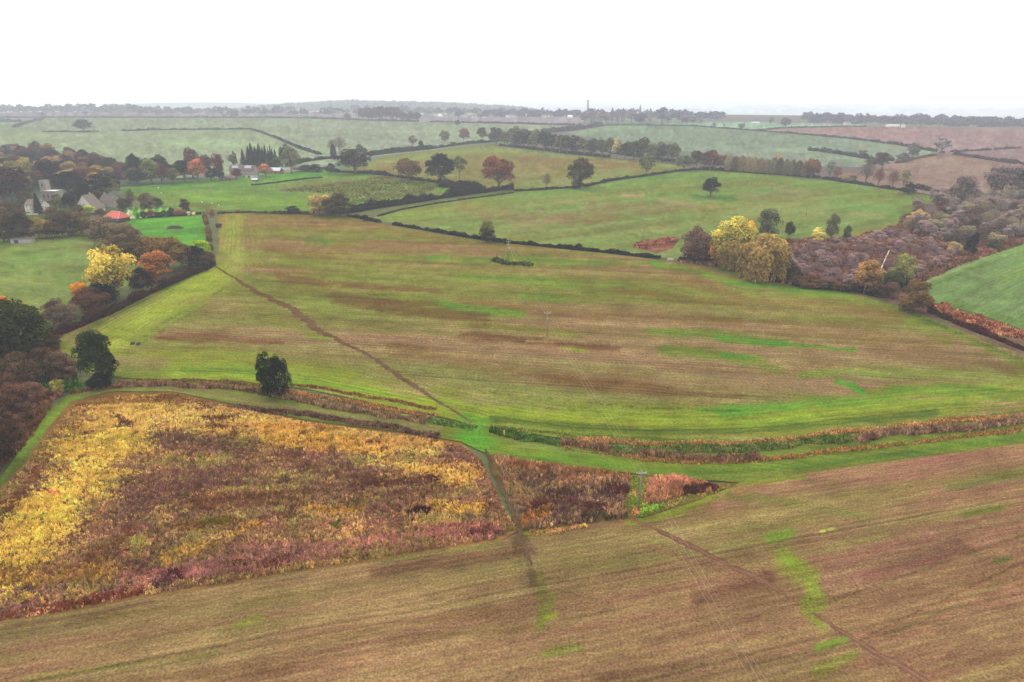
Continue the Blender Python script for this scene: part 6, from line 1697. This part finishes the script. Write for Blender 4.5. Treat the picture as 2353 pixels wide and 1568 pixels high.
for x, y, lb in ((305, 791, 'small dark arched pheasant shelter on the headland, left of the pair'), (318.5, 792, 'small dark arched pheasant shelter on the headland, right of the pair')):
    s = setp(empty('arched_shelter', GP(x, y), R(14)), lb, 'shelter', 'pair of arched shelters')
    m = MB(); k = 7
    for i in range(k):
        a0_, a1_ = math.pi * i / k, math.pi * (i + 1) / k
        vs = []
        for yy in (-.7, .7):
            for rr_, aa in ((.62, a0_), (.62, a1_), (.55, a1_), (.55, a0_)): vs.append((rr_ * math.cos(aa), yy, rr_ * 1.5 * math.sin(aa)))
        m.add(vs, [(0, 1, 2, 3), (7, 6, 5, 4), (0, 4, 5, 1), (2, 6, 7, 3)])
    m.build('arched_sheet', M_dark, s); MB().box((0, .3, .3), (.8, .1, .6)).build('back_board', M_block, s)

# brush heap on the lawn: crossed sticks
def brush_heap():
    root = setp(empty('brush_heap', GP(403, 525)), 'heap of cut branches in the middle of the bright lawn', 'brush heap')
    rg = random.Random(9)
    for nm, mat, cnt, sc_ in (('branches', M_bark, 260, 1.0), ('pale_branches', M_cane, 26, .9)):
        m = MB()
        for _ in range(cnt):
            a = rg.uniform(0, 6.28); rr_ = math.sqrt(rg.random())
            x, y = math.cos(a) * rr_ * 5.4, math.sin(a) * rr_ * 3.6
            zt = 1.7 * (1 - rr_ ** 2) + .15
            z = rg.uniform(.2, 1) * zt; b = rg.uniform(0, 6.28); l = rg.uniform(.7, 1.9)
            d = Vector((math.cos(b) * l, math.sin(b) * l, rg.uniform(-.3, .45)))
            m.tube(Vector((x, y, z)) - d * .5, Vector((x, y, z)) + d * .5, .11, .05, 4)
        m.build(nm, mat, root)
    me, _ = crown('bush', 77, 700, .09)
    lv = link('leafy_brash', me, root); lv.scale = (9.6, 6.4, 1.8); lv.color = (.075, .075, .055, 1); lv.data.materials[0] = M_leaf
brush_heap()

def sheep(x, y, rz, label, pose_z=.55):
    root = setp(empty('sheep', GP(x, y), rz), label, 'sheep', 'sheep on the rough pasture')
    body = MB(); rings = [(-.62, .12, .82), (-.5, .26, .80), (-.2, .33, .78), (.15, .34, .78), (.42, .28, .82), (.58, .16, .92), (.72, .11, 1.04), (.86, .10, 1.06), (1.0, .05, .98)]
    nn = 10; vs = []
    for rx_, r_, z_ in rings:
        for i in range(nn):
            a = 2 * math.pi * i / nn; vs.append((rx_, r_ * math.cos(a), z_ + r_ * 1.05 * math.sin(a)))
    fs = [(i * nn + j, (i + 1) * nn + j, (i + 1) * nn + (j + 1) % nn, i * nn + (j + 1) % nn) for i in range(len(rings) - 1) for j in range(nn)] + [tuple(range(nn))[::-1], tuple(range((len(rings) - 1) * nn, len(rings) * nn))]
    body.add(vs, fs)
    for lx, ly, kx in ((-.42, .16, .07), (-.42, -.16, .07), (.36, .15, -.03), (.36, -.15, -.03)):
        body.tube((lx, ly, .68), (lx - kx, ly, .32), .09, .05, 6); body.tube((lx - kx, ly, .32), (lx, ly, 0), .05, .04, 6)
    for s in (-1, 1): body.tube((.76, s * .09, 1.1), (.70, s * .24, 1.12), .04, .02, 5)
    body.tube((-.62, 0, .82), (-.72, 0, .55), .05, .03, 5)
    body.build('body', M_wool, root, True)
for x, y, rz, lb in ((364, 434, .2, 'white sheep at the far side of the rough pasture'), (464, 467, 1.1, 'white sheep nearest the garden pole'), (371, 446, 2.6, 'white sheep above the striped lawn'), (488, 470, .4, 'white sheep just right of the nearest one'), (503, 474, 2.0, 'white sheep at the edge of the dry grass strip')):
    sheep(x, y, rz, lb)

# ------------------------------------------------------------------ haze
hz = MB().box((0, 12400, -58), (48000, 28800, 332))
hm, nt, out = new_mat('haze')
pv = N(nt, 'ShaderNodeVolumePrincipled')
pv.inputs['Color'].default_value = (0.885, 0.925, 1.0, 1)
pv.inputs['Density'].default_value = HAZE_DENSITY
pv.inputs['Anisotropy'].default_value = 0.0
nt.links.new(pv.outputs[0], out.inputs['Volume'])
ho = hz.build('haze', hm)
setp(ho, 'pale even haze filling the air', 'haze', kind='stuff')
